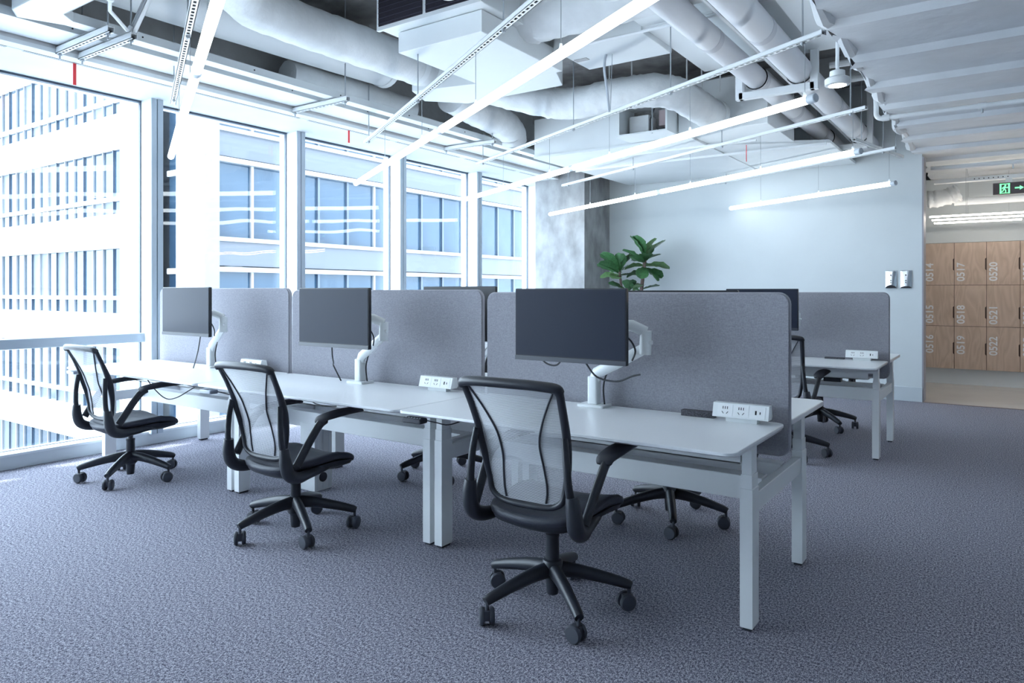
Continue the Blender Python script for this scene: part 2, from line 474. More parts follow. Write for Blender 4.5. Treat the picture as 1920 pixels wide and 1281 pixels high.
# ================================================================== OUTSIDE
gx = -20.9
ob = thing('office_building', 'white banded office block with pale window strips seen through the left window', 'building', (-30, 12.9, -9))
def rel(o, mb):
    lx, ly, lz = o.location
    return mb.xf(Matrix.Translation((-lx, -ly, -lz)))
FL = 3.6
zs0 = -0.05
paneAs = [MB().box(-0.355, 0.355, 0, 0.05, 0.0, 1.0).mesh('pane', q) for q in (ext_glassA, mat('facade_glass_mid', (0.022, 0.036, 0.052), 0.15, spec=0.4), mat('facade_blind', (0.060, 0.074, 0.088), 0.5), ext_glassB)]
rga = random.Random(9)
for k in range(-3, 4):
    zc = zs0 + FL * k
    rel(ob, B(-52, -25.5, 12.9, 14.0, zc - 0.63, zc + 0.61)).build('spandrel', ext_white, ob)
    rel(ob, B(-52, -26.1, 12.95, 13.3, zc + 1.10, zc + 1.24)).build('transom', ext_white, ob)
    rel(ob, B(-26.1, -25.5, 12.9, 14.0, zc + 0.61, zc + FL - 0.63)).build('pier', ext_white, ob)
    for i in range(26):
        x = -26.48 - 0.76 * i
        p = place('pane', rga.choice(paneAs), ob, (x + 30, 0.18, zc + 1.24 + 9)); p.scale = (1, 1, 1.73)
        p = place('pane', rga.choice(paneAs), ob, (x + 30, 0.18, zc + 0.61 + 9)); p.scale = (1, 1, 0.49)
        rel(ob, B(x - 0.42, x - 0.36, 13.02, 13.3, zc + 0.61, zc + FL - 0.63)).build('mullion', ext_band if i % 3 else ext_mull, ob)
ob2 = thing('office_building', 'blue glass office block with white horizontal bands seen through the far windows', 'building', (-21, 13.4, -9))
rel(ob2, B(-22.45, -20.83, 12.9, 13.42, -9, 17)).build('corner_pier', ext_white, ob2)
rel(ob2, B(-20.84, -20.815, 12.9, 13.42, -9, 17)).build('stone_facing', ext_stone, ob2)
paneB = MB().box(0, 0.05, -0.66, 0.66, 0.0, 1.0).mesh('pane', ext_glassB)
for k in range(-3, 4):
    z0 = 2.0 + FL * k
    rel(ob2, B(-21.4, -20.93, 13.42, 60, z0, z0 + 0.16)).build('band', ext_band, ob2)
    rel(ob2, B(-21.3, -21.02, 13.42, 60, z0 + 0.20, z0 + 1.0)).build('spandrel', ext_panel, ob2)
    rel(ob2, B(-21.4, -20.90, 13.42, 60, z0 + 1.0, z0 + 1.14)).build('band', ext_band, ob2)
    for i in range(24):
        y = 14.1 + 1.42 * i
        p = place('pane', paneB, ob2, (-0.20, y - 13.4, z0 + 1.14 + 9)); p.scale = (1, 1, FL - 1.14)
        if i < 18: rel(ob2, B(-21.2, -21.06, y + 0.66, y + 0.76, z0 + 1.14, z0 + FL)).build('mullion', ext_mull if i % 4 else ext_band, ob2)
    # recessed strip between the two blocks
    rel(ob2, B(-25.5, -22.45, 14.3, 14.5, z0, z0 + 0.2)).build('band', ext_white, ob2)
    rel(ob2, B(-25.5, -22.45, 14.4, 14.5, z0 + 0.2, z0 + FL)).build('recess_glazing', ext_glassB, ob2)
rel(ob2, B(-40, -21.32, 14.6, 60, -9, 17)).build('core', ext_panel, ob2)
rel(ob, B(-52, -25.6, 13.4, 14.2, -12, 14)).build('core', ext_glassA, ob)
struct('ground_street', B(-120, -6.6, -60, 120, -14.2, -14.0), ground_m)
# own building facade below the floor so light does not leak
struct('wall_facade_below', B(-6.62, -6.42, -5, 10.3, -14.0, 0.0), ext_white)

# ================================================================== CEILING SERVICES
# cable trays running beside the pelmet
def tray(name, label, x0, x1, z, h, y0, y1, turn):
    t = thing(name, label, 'cable tray', ((x0 + x1) / 2, y0, z), 0, 'cable trays over the window strip')
    hw = (x1 - x0) / 2; L = y1 - y0
    B(-hw, hw, 0, L, 0, 0.006).build('tray_bottom', white_m, t)
    for sx in (-1, 1):
        B(sx * hw - 0.003, sx * hw + 0.003, 0, L, 0.0, h).build('side_rail', mat('tray_rail_shaded', (0.62, 0.66, 0.68), 0.45), t)  # side shade of the white tray is put into a greyer rail colour
    hm = MB()
    n = int(L / 0.9)
    for i in range(n):
        hm.lathe([(0.006, 0), (0.006, 0.004)], (hw + 0.003, 0.45 + 0.9 * i, h * 0.5), 8, 'x')
    hm.build('bolt_holes', hole_m, t)['kind'] = 'stuff'
    if turn:
        MB().prism([(hw, 0.0), (hw + turn, -turn * 0.45), (hw + turn, -turn * 0.45 + 0.30), (hw, 0.34)], 0, 0.006).build('branch_bottom', white_m, t)
        MB().prism([(hw, 0.34), (hw + turn, -turn * 0.45 + 0.30), (hw + turn, -turn * 0.45 + 0.306), (hw, 0.346)], 0, h).build('branch_rail', white_m, t)
    return t
tray('cable_tray', 'wide white solid cable tray hung nearest the window pelmet', -5.535, -5.19, 3.10, 0.055, -4.5, 9.0, 0)
tray('cable_tray', 'narrow white cable tray hung on the room side of the wider tray', -5.08, -4.97, 3.10, 0.06, 2.16, 9.0, 0)
br = thing('cable_tray', 'white cable tray turning away from the window at the top left corner', 'cable tray', (-5.08, 1.90, 3.10), 0, 'cable trays over the window strip')
MB().prism([(-0.10, 0.02), (0.02, -0.05), (2.2, -0.05), (2.2, 0.17), (0.19, 0.17), (0.11, 0.26), (0.0, 0.26)], 0, 0.006).build('tray_bottom', white_m, br)
for pa, pb in (((-0.10, 0.02), (0.02, -0.05)), ((0.02, -0.05), (2.2, -0.05)), ((0.19, 0.17), (2.2, 0.17)), ((0.11, 0.26), (0.19, 0.17))):
    q0 = Vector((pa[0], pa[1])); q1 = Vector((pb[0], pb[1])); nn = Vector((-(q1 - q0).y, (q1 - q0).x)).normalized() * 0.003
    MB().prism([tuple(q0 - nn), tuple(q1 - nn), tuple(q1 + nn), tuple(q0 + nn)], 0, 0.06).build('side_rail', mat('tray_rail_shaded', (0.62, 0.66, 0.68), 0.45), br)  # rail colour greyed for shade, as on the straight trays
for xx in (0.35, 0.9, 1.5):
    MB().lathe([(0.007, 0), (0.007, 0.004)], (xx, 0.172, 0.03), 8, 'y').build('bolt_hole', hole_m, br)
vr = thing('pipe_valve', 'small white round clamp and slotted brace hanging at the top left', 'bracket', (-4.62, 2.22, 3.20))
MB().lathe([(0.020, -0.02), (0.032, -0.018), (0.032, 0.018), (0.020, 0.02)], (0, 0, 0), 18, 'y').build('clamp_ring', white_m, vr)
T([(0, 0, 0.03), (0, 0, 0.78)], 0.006, 6).build('rod', rod_m, vr)
T([(0.0, 0, 0.0), (-0.10, 0.05, -0.05), (-0.22, 0.22, -0.10)], 0.012, 8).build('link', white_m, vr)

# slotted strut channel along +X local
def strut_mesh(L, w=0.041, h=0.030):
    m = MB()
    m.box(0, L, -w / 2, -w / 2 + 0.004, 0, h); m.box(0, L, w / 2 - 0.004, w / 2, 0, h)
    m.box(0, L, -w / 2, -0.008, 0, 0.003); m.box(0, L, 0.008, w / 2, 0, 0.003)
    n = int(L / 0.05)
    for i in range(n): m.box(i * 0.05, i * 0.05 + 0.018, -0.008, 0.008, 0, 0.003)
    m.box(0, L, -w / 2, -w / 2 + 0.010, h - 0.003, h); m.box(0, L, w / 2 - 0.010, w / 2, h - 0.003, h)
    m.box(0, L, -w / 2 + 0.004, w / 2 - 0.004, h - 0.010, h - 0.007)
    return m
def strut_shade(L):  # dark sheet inside a channel, standing in for shade behind its slots
    return MB().box(0.01, L - 0.01, -0.014, 0.014, 0.012, 0.014)
tz = 3.055
for i, (y, dx, lab) in enumerate(((2.32, 0.0, 'white plain trapeze channel under the cable trays, nearest the left photo edge'), (2.47, 0, 'white slotted trapeze channel under the cable trays beside the plain one'),
                        (4.36, 0, 'white trapeze channel under the cable trays above the second window'), (6.57, 0, 'white trapeze channel under the cable trays above the fourth window'))):
    t = thing('trapeze_hanger', lab, 'bracket', (-5.57, y, tz - 0.01), 0, 'trapeze hangers under the cable trays')
    strut_mesh(0.76, 0.045, 0.045).build('channel', white_m, t)
    strut_shade(0.76).build('channel_shade_sheet', hole_m, t)
    for xx in (0.03, 0.72):
        T([(xx, 0, -0.04), (xx, 0, 0.92)], 0.006, 6).build('threaded_rod', rod_m, t)
        MB().lathe([(0.014, -0.014), (0.014, 0)], (xx, 0, 0), 6).build('nut', rod_m, t)

sbm = thing('sway_brace', 'white slotted brace channel rising at a slant from the slotted trapeze hanger', 'bracket', (-4.87, 2.50, 3.10))
_b = strut_mesh(0.95, 0.05, 0.03); _b.xf(Matrix.Rotation(math.radians(90), 4, 'X')); _b.xf(Matrix.Rotation(math.radians(-42), 4, 'Y'))
_b.build('channel', white_m, sbm)
_b = strut_shade(0.95); _b.xf(Matrix.Rotation(math.radians(90), 4, 'X')); _b.xf(Matrix.Rotation(math.radians(-42), 4, 'Y'))
_b.build('channel_shade_sheet', hole_m, sbm)
MB().lathe([(0.022, -0.012), (0.022, 0.012)], (0.02, -0.03, 0.02), 14, 'y').build('pivot', white_m, sbm)

# light rows: tube pairs hung from slotted struts
rows = [((-2.20, 1.46), (-5.86, 3.32), -3.481), ((-0.75, 2.36), (-5.70, 5.265), -3.315), ((-0.933, 4.49), (-5.607, 6.973), -3.335),
        ((-0.983, 6.403), (-5.596, 9.005), -3.295), ((-0.971, 8.495), (-3.157, 9.794), None)]
rows[0] = ((-1.0, 0.85), (-5.86, 3.32), -3.481)
rlab = ['nearest the leftmost window pane', 'longest in the photo', 'second longest in the photo', 'crossing in front of the concrete column', 'shortest, beside the grey back wall']
srow = [((-1.0, 0.83), (-5.44, 3.10)), ((-0.80, 2.37), (-5.318, 5.047)), ((-0.875, 4.42), (-5.133, 6.653)), ((-0.947, 6.428), (-5.182, 8.696)), ((-0.961, 8.41), (-3.30, 9.74))]
TZ, SZ = 2.50, 2.84
def rod_top(x, y):      # underside of whatever the rod is fixed to
    if x > DX0 - 0.01: return 2.99
    if -4.75 < x < -2.75 and 7.28 < y < 9.98: return 2.975
    if -2.75 <= x < -1.60 and y > 8.4: return 2.985
    if -2.84 < x < -1.62 and 7.14 < y < 8.2: return 3.0
    if -3.88 < x < -3.07 and 4.03 < y < 5.15: return 3.20
    if -2.28 < x < -0.98 and 3.9 < y < 6.35: return 3.36
    if 2.9 < y < 3.25 or 8.6 < y < 8.95: return 3.755
    return 3.978
def tube_piece(L):
    return MB().lathe([(0.024, 0.0), (0.0255, 0.01), (0.0255, L - 0.01), (0.024, L)], (0, 0, 0), 20, 'x')
for i, ((ax, ay), (bx, by), cx) in enumerate(rows):
    L = math.hypot(bx - ax, by - ay); ang = math.atan2(by - ay, bx - ax)
    t = thing('suspended_light_tube', 'glowing white LED tube row hung on wires, ' + rlab[i], 'light', (ax, ay, TZ), ang, 'suspended light tubes')
    if cx is not None:
        k = (cx - ax) / (bx - ax) * L
        tube_piece(k - 0.03 - 0.05).build('tube', tube_m, t, (0.05, 0, 0))
        tube_piece(L - k - 0.03 - 0.02).build('tube', tube_m, t, (k + 0.03, 0, 0))
        MB().lathe([(0.0275, k - 0.035), (0.0275, k + 0.035)], (0, 0, 0), 20, 'x').build('coupling', cap_m, t)
    else:
        tube_piece(L - 0.07).build('tube', tube_m, t, (0.05, 0, 0))
    MB().lathe([(0.024, 0), (0.0275, 0.004), (0.0275, 0.055)], (0, 0, 0), 20, 'x').build('end_cap', cap_m, t)
    MB().lathe([(0.0265, L - 0.022), (0.021, L)], (0, 0, 0), 20, 'x').build('end_cap', white_m, t)
    nh = 5 if cx is not None else 3
    for j in range(nh):
        d = 0.08 + (L * 0.80 - 0.16) * j / (nh - 1)
        T([(d, 0, 0.03), (d, 0, SZ - TZ + 0.01)], 0.0022, 5).build('wire', rod_m, t)
        MB().lathe([(0.010, 0.028), (0.007, 0.05)], (d, 0, 0), 8).build('wire_clip', white_m, t)
    (sx, sy), (ex, ey) = srow[i]
    L2 = math.hypot(ex - sx, ey - sy); a2 = math.atan2(ey - sy, ex - sx)
    s = thing('strut_channel', 'white slotted steel channel above the light tube ' + rlab[i], 'channel', (sx, sy, SZ), a2, 'slotted channels over the light tubes')
    strut_mesh(L2).build('channel', white_m, s)
    strut_shade(L2).build('channel_shade_sheet', hole_m, s)
    nr = 4 if cx is not None else 2
    for j in range(nr):
        d = (0.15, 1.35, 2.70, 4.65)[j] if i == 2 else 0.15 + (L2 - 0.3) * j / (nr - 1)
        T([(d, 0, -0.02), (d, 0, rod_top(sx + math.cos(a2) * d, sy + math.sin(a2) * d) - SZ)], 0.005, 6).build('threaded_rod', rod_m, s)
        MB().lathe([(0.013, -0.016), (0.013, 0.0)], (d, 0, 0), 6).build('nut', rod_m, s)

# round wrapped ducts near the window
def crinkle(path, r, seed, amp=0.03, seg=28, n=10):
    rg = random.Random(seed)
    P = spline(path, n)
    rs = [r * (1 + rg.uniform(-amp, amp)) for _ in P]
    m = MB().tube(P, rs, seg)
    m.v = [(x + rg.uniform(-1, 1) * r * amp * 0.5, y + rg.uniform(-1, 1) * r * amp * 0.5, z + rg.uniform(-1, 1) * r * amp * 0.5) for x, y, z in m.v]
    return m
def duct(name, label, path, r, seed, m=wrap_m, amp=0.03, collars=(), **k):
    o = thing(name, label, 'duct', path[0])
    o.location = (path[0][0], path[0][1], path[0][2])
    mb = crinkle(path, r, seed, amp, **k)
    rel(o, mb).build('wrap', m, o, angle=60)
    for (c, d) in collars:
        cc = Vector(c) - Vector(path[0]); dd = Vector(d).normalized() * 0.03
        T([cc - dd, cc + dd], r * 1.05, 24).build('collar', duct_m, o)
    return o
duct('wrapped_duct', 'large white wrapped round duct bending over the light tube at upper left',
     [(-3.55, 2.62, 3.52), (-4.05, 2.70, 3.47), (-4.42, 3.05, 3.42), (-4.50, 3.55, 3.42), (-4.50, 4.2, 3.43), (-4.50, 5.0, 3.44), (-4.50, 5.25, 3.44)], 0.165, 1, collars=[((-4.5, 4.9, 3.44), (0, 1, 0))])
duct('wrapped_duct', 'plain white round duct beside the concrete window beam',
     [(-4.98, -2.0, 3.50), (-4.98, 2.0, 3.50), (-4.98, 3.6, 3.52), (-4.98, 5.0, 3.55)], 0.20, 2, duct_m, 0.006, collars=[((-4.98, 4.98, 3.55), (0, 1, 0))])
duct('wrapped_duct', 'grey wrapped duct lying on the tray behind the second strut hanger',
     [(-5.32, 4.1, 3.30), (-5.32, 4.9, 3.32), (-5.32, 5.7, 3.32)], 0.13, 5)
duct('wrapped_duct', 'white wrapped duct dipping behind the long light tube toward the window trays',
     [(-4.78, 5.75, 3.40), (-4.82, 6.2, 3.36), (-4.86, 6.7, 3.33), (-4.90, 7.0, 3.27), (-4.93, 7.08, 3.16)], 0.175, 6)
duct('wrapped_duct', 'crumpled white flexible duct winding across the ceiling to the open fan unit',
     [(-4.60, 5.55, 3.50), (-4.20, 5.75, 3.36), (-3.80, 5.95, 3.24), (-3.50, 6.05, 3.19), (-3.02, 6.05, 3.20), (-2.70, 6.10, 3.20), (-2.52, 6.25, 3.18), (-2.48, 6.55, 3.16), (-2.46, 6.92, 3.14), (-2.43, 7.06, 3.13)],
     0.150, 8, amp=0.045, collars=[((-2.43, 7.05, 3.13), (0.1, 1, 0))])
duct('wrapped_duct', 'big white wrapped duct leaving the side of the filter unit',
     [(-3.10, 4.62, 3.50), (-2.75, 4.62, 3.50), (-2.2, 4.62, 3.50), (-1.4, 4.62, 3.52), (-0.9, 4.62, 3.52)], 0.215, 9, amp=0.035)
duct('wrapped_duct', 'small white wrapped duct at the top edge above the filter unit',
     [(-3.2, 3.55, 3.60), (-2.8, 3.50, 3.60), (-2.3, 3.45, 3.60), (-1.5, 3.45, 3.60)], 0.11, 12, amp=0.06)

# fan coil unit with dark filters
fc = thing('fan_coil_unit', 'white ceiling fan unit with two dark filter panels, hung above the long light tube', 'air unit', (-3.48, 4.03, 3.20))
def relb(o, *a, **k): return rel(o, B(*a, **k))
relb(fc, -3.88, -3.07, 4.03, 5.15, 3.20, 3.36, ch=0.004).build('casing', duct_m, fc)
relb(fc, -3.97, -3.00, 3.93, 4.55, 3.365, 3.90, ch=0.004).build('upper_casing', duct_m, fc)
fr = relb(fc, -3.99, -2.98, 3.905, 3.932, 3.355, 3.90).build('filter_frame', white_m, fc)
for (a, b) in ((-3.965, -3.52), (-3.485, -3.02)):
    relb(fc, a, b, 3.898, 3.906, 3.385, 3.88).build('filter_panel', filter_m, fc)
    g = MB()
    for k in range(12): g.box(a, b, 3.893, 3.898, 3.40 + k * 0.04, 3.403 + k * 0.04)
    rel(fc, g).build('filter_grille', mat('grille_dark', (0.05, 0.045, 0.075), 0.6), fc)
pl = thing('supply_plenum', 'flat white rectangular plenum behind the fan unit', 'duct', (-4.1, 5.15, 3.22))
rel(pl, MB().prism([(-3.88, 5.15), (-3.15, 5.15), (-3.35, 5.62), (-4.45, 5.62), (-4.75, 5.30), (-4.62, 4.98)], 3.24, 3.52, 0.004)).build('plenum_box', duct_m, pl)
# smooth white access-point disc
ap = thing('access_point', 'white rounded wireless access point hanging in front of the filter panels', 'device', (-2.86, 3.42, 3.22))
MB().prism(rrect(-0.13, 0.13, -0.13, 0.13, 0.07, 6), 0, 0.05, 0.018).build('shell', sock_m, ap)
T([(0, 0, 0.05), (0, 0, 0.76)], 0.008, 8).build('drop_rod', rod_m, ap)
B(-0.02, 0.02, -0.006, 0.006, -0.0006, 0.001).build('status_mark', cap_m, ap)

# rectangular ducts to the right of the fan unit
r1 = thing('rectangular_duct', 'white rectangular duct running under the big wrapped duct', 'duct', (-2.9, 5.0, 3.32))
relb(r1, -3.05, -2.28, 4.98, 5.58, 3.32, 3.62, ch=0.004).build('duct_body', duct_m, r1)
T([(-0.15, -0.03, -0.006), (1.35, -0.03, -0.006)], 0.012, 8).build('conduit', white_m, r1)
r2 = thing('rectangular_duct', 'wide white rectangular duct above the two parallel pipes', 'duct', (-1.7, 4.2, 3.32))
relb(r2, -2.28, -0.98, 3.9, 6.35, 3.36, 3.66, ch=0.004).build('duct_body', duct_m, r2)
relb(r2, -2.29, -0.97, 5.0, 5.03, 3.345, 3.67).build('flange', white_m, r2)
r2b = thing('rectangular_duct', 'white box duct with angled seam beside the deck edge', 'duct', (-1.2, 5.6, 3.30))
rel(r2b, MB().prism([(-1.28, 4.6), (-0.96, 4.6), (-0.96, 6.05), (-1.28, 5.9)], 3.30, 3.355, 0.003)).build('duct_body', duct_m, r2b)
# open service box and back bulkhead
sb = thing('open_service_box', 'open white equipment box showing dusty controls under the flexible duct', 'air unit', (-3.1, 6.9, 3.0))
relb(sb, -3.45, -3.40, 6.88, 7.27, 3.02, 3.34).build('side_panel', duct_m, sb)
relb(sb, -2.88, -2.86, 6.88, 7.27, 3.02, 3.34).build('side_panel', duct_m, sb)
relb(sb, -3.45, -2.86, 7.255, 7.27, 3.02, 3.34).build('back_panel', mat('dusty_grey', (0.42, 0.42, 0.43), 0.8, var=0.3, vscale=20), sb)
relb(sb, -3.45, -2.86, 6.88, 7.27, 3.33, 3.35).build('top_panel', duct_m, sb)
relb(sb, -3.45, -2.86, 6.88, 7.27, 3.005, 3.02).build('bottom_panel', duct_m, sb)
relb(sb, -3.36, -3.14, 7.05, 7.25, 3.06, 3.24, ch=0.01).build('motor_housing', wrap_m, sb)
relb(sb, -3.02, -2.90, 7.05, 7.2, 3.10, 3.26).build('control_module', mat('module_pinkish', (0.45, 0.36, 0.37), 0.7), sb)
T([(0.0, 0.10, 0.02), (0.02, 0.06, 0.16), (0.06, 0.08, 0.28)], 0.008, 6).build('wire', cable_m, sb)
T([(0.12, 0.10, 0.02), (0.10, 0.05, 0.05), (0.22, 0.04, 0.04)], 0.008, 6).build('wire', cable_m, sb)
T([(0.06, 0.02, 0.0), (0.06, 0.02, 0.32)], 0.008, 6).build('wire', rod_m, sb)
bh = thing('ceiling_bulkhead', 'long white boxed bulkhead along the back ceiling', 'bulkhead', (-3.2, 7.3, 3.0))
relb(bh, -2.84, -1.93, 7.14, 8.2, 3.0, 3.52, ch=0.004).build('upper_box', duct_m, bh)
relb(bh, -4.75, -2.84, 7.30, 8.3, 3.0, 3.45, ch=0.004).build('upper_box', duct_m, bh)
relb(bh, -4.75, -2.75, 7.28, 9.98, 2.975, 3.0).build('lower_panel', duct_m, bh)
rel(bh, MB().prism([(-2.75, 7.75), (-1.60, 8.40), (-1.60, 9.98), (-2.75, 9.98)], 2.985, 3.02, 0.004)).build('lower_panel', duct_m, bh)
relb(bh, -4.75, -1.62, 8.3, 8.33, 2.95, 2.975).build('edge_flange', white_m, bh)
relb(bh, -4.2, -2.2, 7.7, 7.73, 2.955, 2.975).build('edge_flange', white_m, bh)
tag(B(-2.395, -2.390, 8.00, 8.012, 2.80, 2.985).build('airflow_ribbon', red_m), 'short red ribbon hanging under the back bulkhead', 'ribbon', 'red airflow ribbons')
# rods seen against the dark slab
for k, (x, y) in enumerate(((-3.22, 6.3), (-2.98, 6.3), (-2.60, 6.75), (-2.45, 6.75), (-2.30, 6.85), (-2.15, 6.85), (-2.06, 6.9))):
    tag(T([(x, y, 3.30), (x, y, 3.98)], 0.007, 6).build('hanger_rod', white_m), ['first', 'second', 'third', 'fourth', 'fifth', 'sixth', 'seventh'][k] + ' thin white hanger rod from the left, behind the flexible duct', 'rod', 'hanger rods behind the flexible duct')

hc = thing('hanging_conduit', 'grey flexible conduit hanging down beside the open service box', 'conduit', (-2.71, 5.3, 3.30))
T(spline([(0.02, 0.0, 0.10), (-0.03, 0.0, 0.02), (-0.045, 0.0, -0.10), (-0.02, 0, -0.28), (0.0, 0, -0.46)], 6), 0.011, 8).build('conduit', mat('conduit_grey', (0.48, 0.52, 0.58), 0.5), hc)
T([(0.02, 0.02, 0.10), (0.0, 0.02, -0.44)], 0.003, 5).build('wire', rod_m, hc)
B(-0.32, -0.20, -0.03, 0.03, 0.015, 0.05).build('junction_box', mat('junction_grey', (0.45, 0.45, 0.46), 0.6), hc)
# the two parallel pipes with hanger frame
for nm, x, r in (('left', -1.80, 0.092), ('right', -1.44, 0.105)):
    p = thing('insulated_pipe', ('narrower' if nm == 'left' else 'wider') + ' of two parallel white insulated pipes running to the back wall, on the ' + nm, 'pipe', (x, -3.0, 3.21))
    T([(0, 0, 0), (0, 13.0, 0)], r, 24).build('pipe_body', mat('pipe_white', (0.76, 0.77, 0.80), 0.5), p)
    for k in range(10):
        T([(0, 0.6 + 1.25 * k, 0), (0, 0.68 + 1.25 * k, 0)], r * 1.025, 24).build('joint_band', mat('pipe_band', (0.62, 0.63, 0.67), 0.5), p)
for k, (y, lab) in enumerate(((6.30, 'white square U-frame carrying the two parallel pipes, nearer one'), (9.2, 'white square U-frame carrying the two parallel pipes, by the back wall'))):
    h = thing('pipe_support', lab, 'bracket', (-1.63, y, 3.08), 0, 'pipe support frames')
    B(-0.31, 0.31, -0.03, 0.03, -0.045, 0.015, ch=0.003).build('cross_bar', white_m, h)
    for sx in (-1, 1): B(sx * 0.31 - 0.03, sx * 0.31 + 0.03, -0.03, 0.03, -0.045, 0.90).build('post', white_m, h)
    for xx, rr in ((-0.17, 0.096), (0.19, 0.109)):
        P = [(xx + math.cos(a) * rr, 0.0, 0.13 + math.sin(a) * rr) for a in [PI * 1.0 + PI * q / 10 for q in range(-11, 12)]]
        T(P, 0.006, 6).build('pipe_clamp', cable_m, h)
tag(T([(-1.62, 3.6, 3.25), (-1.62, 9.9, 3.25)], 0.018, 8).build('conduit_pipe', white_m), 'thin white conduit between the two insulated pipes', 'pipe')
tag(B(-1.66, -1.60, 3.2, 9.9, 3.275, 3.285).build('cable_ladder', white_m), 'narrow white strip tray between the two insulated pipes', 'cable tray')
# short slotted strut beside the deck, pointing along Y
s = thing('strut_channel', 'short white slotted channel hanging beside the deck edge near the back wall', 'channel', (-1.30, 8.0, 2.90), math.radians(78))
strut_mesh(1.4).build('channel', white_m, s); strut_shade(1.4).build('channel_shade_sheet', hole_m, s)
for d in (0.2, 1.2): T([(d, 0, 0), (d, 0, 1.05)], 0.005, 6).build('threaded_rod', rod_m, s)
# conduits disappearing behind the deck
for k, (y, z) in enumerate(((6.5, 3.50), (6.8, 3.36), (7.5, 3.40))):
    tag(T([(-1.3, y, z), (-0.86, y + 0.03, z)], 0.03, 10).build('conduit_pipe', white_m), ['upper', 'middle', 'lower'][k] + ' short white conduit behind the round pendant lamp', 'pipe')
# pendant lamp
pd = thing('pendant_lamp', 'round white pendant downlight glowing beside the deck edge', 'lamp', (-0.985, 5.42, 2.80))
MB().lathe([(0.070, 0.0), (0.082, 0.004), (0.084, 0.045), (0.070, 0.056)], (0, 0, 0), 28).build('lamp_body', white_m, pd)
MB().lathe([(0.058, -0.0015), (0.060, 0.002)], (0, 0, 0), 28).build('lens', lamp_m, pd)
MB().lathe([(0.050, 0.056), (0.052, 0.06), (0.050, 0.100), (0.030, 0.108)], (0, 0, 0), 20).build('driver_box', white_m, pd)
T([(0, 0, 0.10), (0, 0, 0.50)], 0.012, 10).build('stem', white_m, pd)
# sprinkler pipe below deck
sp = thing('sprinkler_pipe', 'white sprinkler pipe under the ribbed deck with a drop elbow', 'pipe', (DX0, 7.25, 2.93))
T(spline([(-0.06, 0.0, 0.35), (-0.06, 0, 0.10), (-0.055, 0, 0.03), (-0.02, 0, 0.0), (0.06, 0, 0.0)], 5) + [(6.2, 0, 0.0)], 0.022, 12).build('pipe_body', white_m, sp)
for xx in (0.02, 0.75):
    T([(xx - 0.03, 0, 0), (xx + 0.03, 0, 0)], 0.029, 12).build('fitting', white_m, sp)
T([(0.75, 0, -0.02), (0.75, 0, -0.06)], 0.009, 8).build('sprinkler_head', rod_m, sp)
sp2 = thing('sprinkler_pipe', 'white sprinkler pipe under the deck just inside the locker corridor', 'pipe', (-0.80, 10.4, 2.90))
T([(0, 0, 0), (6.0, 0, 0)], 0.03, 12).build('pipe_body', white_m, sp2)
T([(0.85, 0, -0.02), (0.85, 0, -0.08)], 0.009, 8).build('sprinkler_head', rod_m, sp2)
cb = thing('conduit_channel', 'white flat channel with small holes beneath the corridor deck', 'channel', (-0.80, 10.85, 2.76))
B(0, 6.0, -0.05, 0.05, 0, 0.05, ch=0.004).build('channel', white_m, cb)
hm = MB()
for k in range(8): hm.lathe([(0.007, 0), (0.007, 0.003)], (0.45 + 0.05 * k, -0.052, 0.025), 8, 'y')
hm.build('holes', hole_m, cb)['kind'] = 'stuff'
cf = thing('wrapped_duct', 'lumpy white wrapped duct end at the corridor corner', 'duct', (-0.80, 11.1, 2.62))
crinkle([(-0.1, 0.1, -0.02), (0.10, 0.12, 0.0), (0.26, 0.14, 0.06)], 0.11, 21, 0.12).build('wrap', wrap_m, cf, angle=60)
T([(0.2, 0.3, -0.05), (6, 0.3, -0.05)], 0.05, 12).build('pipe_body', white_m, cf)

# ================================================================== LOCKER CORRIDOR
LX = [-1.03, -0.64, -0.25, 0.14, 0.53, 0.92, 1.31, 1.70]
LZ = [0.23, 0.85, 1.445, 2.06]
struct('wall_locker_bulkhead_raised', B(-1.6, 5.5, 12.16, 12.6, 2.062, 3.0), wall_m)  # raised above its real top so lit wall covers a dark gap
num = 514
shared = None
body = thing('locker_bank', 'oak veneer locker bank with printed numbers in the corridor', 'lockers', (-1.03, 12.15, 0))
B(0, LX[-1] - LX[0], 0.02, 0.5, 0.23, 2.06).build('carcass', mat('carcass_dark', (0.10, 0.07, 0.06), 0.7), body)
B(0, 4.5, 0.08, 0.5, 0.0, 0.23).build('plinth', white_m, body)
for c in range(7):
    for r in range(3):
        x0, x1 = LX[c] + 1.03, LX[c + 1] + 1.03
        z0, z1 = LZ[2 - r], LZ[3 - r]
        nx = x0 + 0.010 ; hz = z0 + [0.30, 0.20, 0.30][r]
        poly = [(x0 + 0.003, z0 + 0.003), (x1 - 0.003, z0 + 0.003), (x1 - 0.003, hz - 0.09), (x1 - 0.018, hz - 0.075), (x1 - 0.018, hz + 0.075), (x1 - 0.003, hz + 0.09), (x1 - 0.003, z1 - 0.003), (x0 + 0.003, z1 - 0.003)]
        cx, cz = (x0 + x1) / 2, (z0 + z1) / 2
        d = MB().prism([(a - cx, b - cz) for a, b in poly], 0.0, 0.02, 0, 'y').build('locker_door', wood, body, (cx, 0, cz))
        t = place('number_print', text_mesh('%04d' % (num + 3 * c + r), 0.135, txt_m), d, (x0 + 0.085 - cx, -0.001, z0 + [0.19, 0.17, 0.35][r] - cz), (PI / 2, -PI / 2, 0))
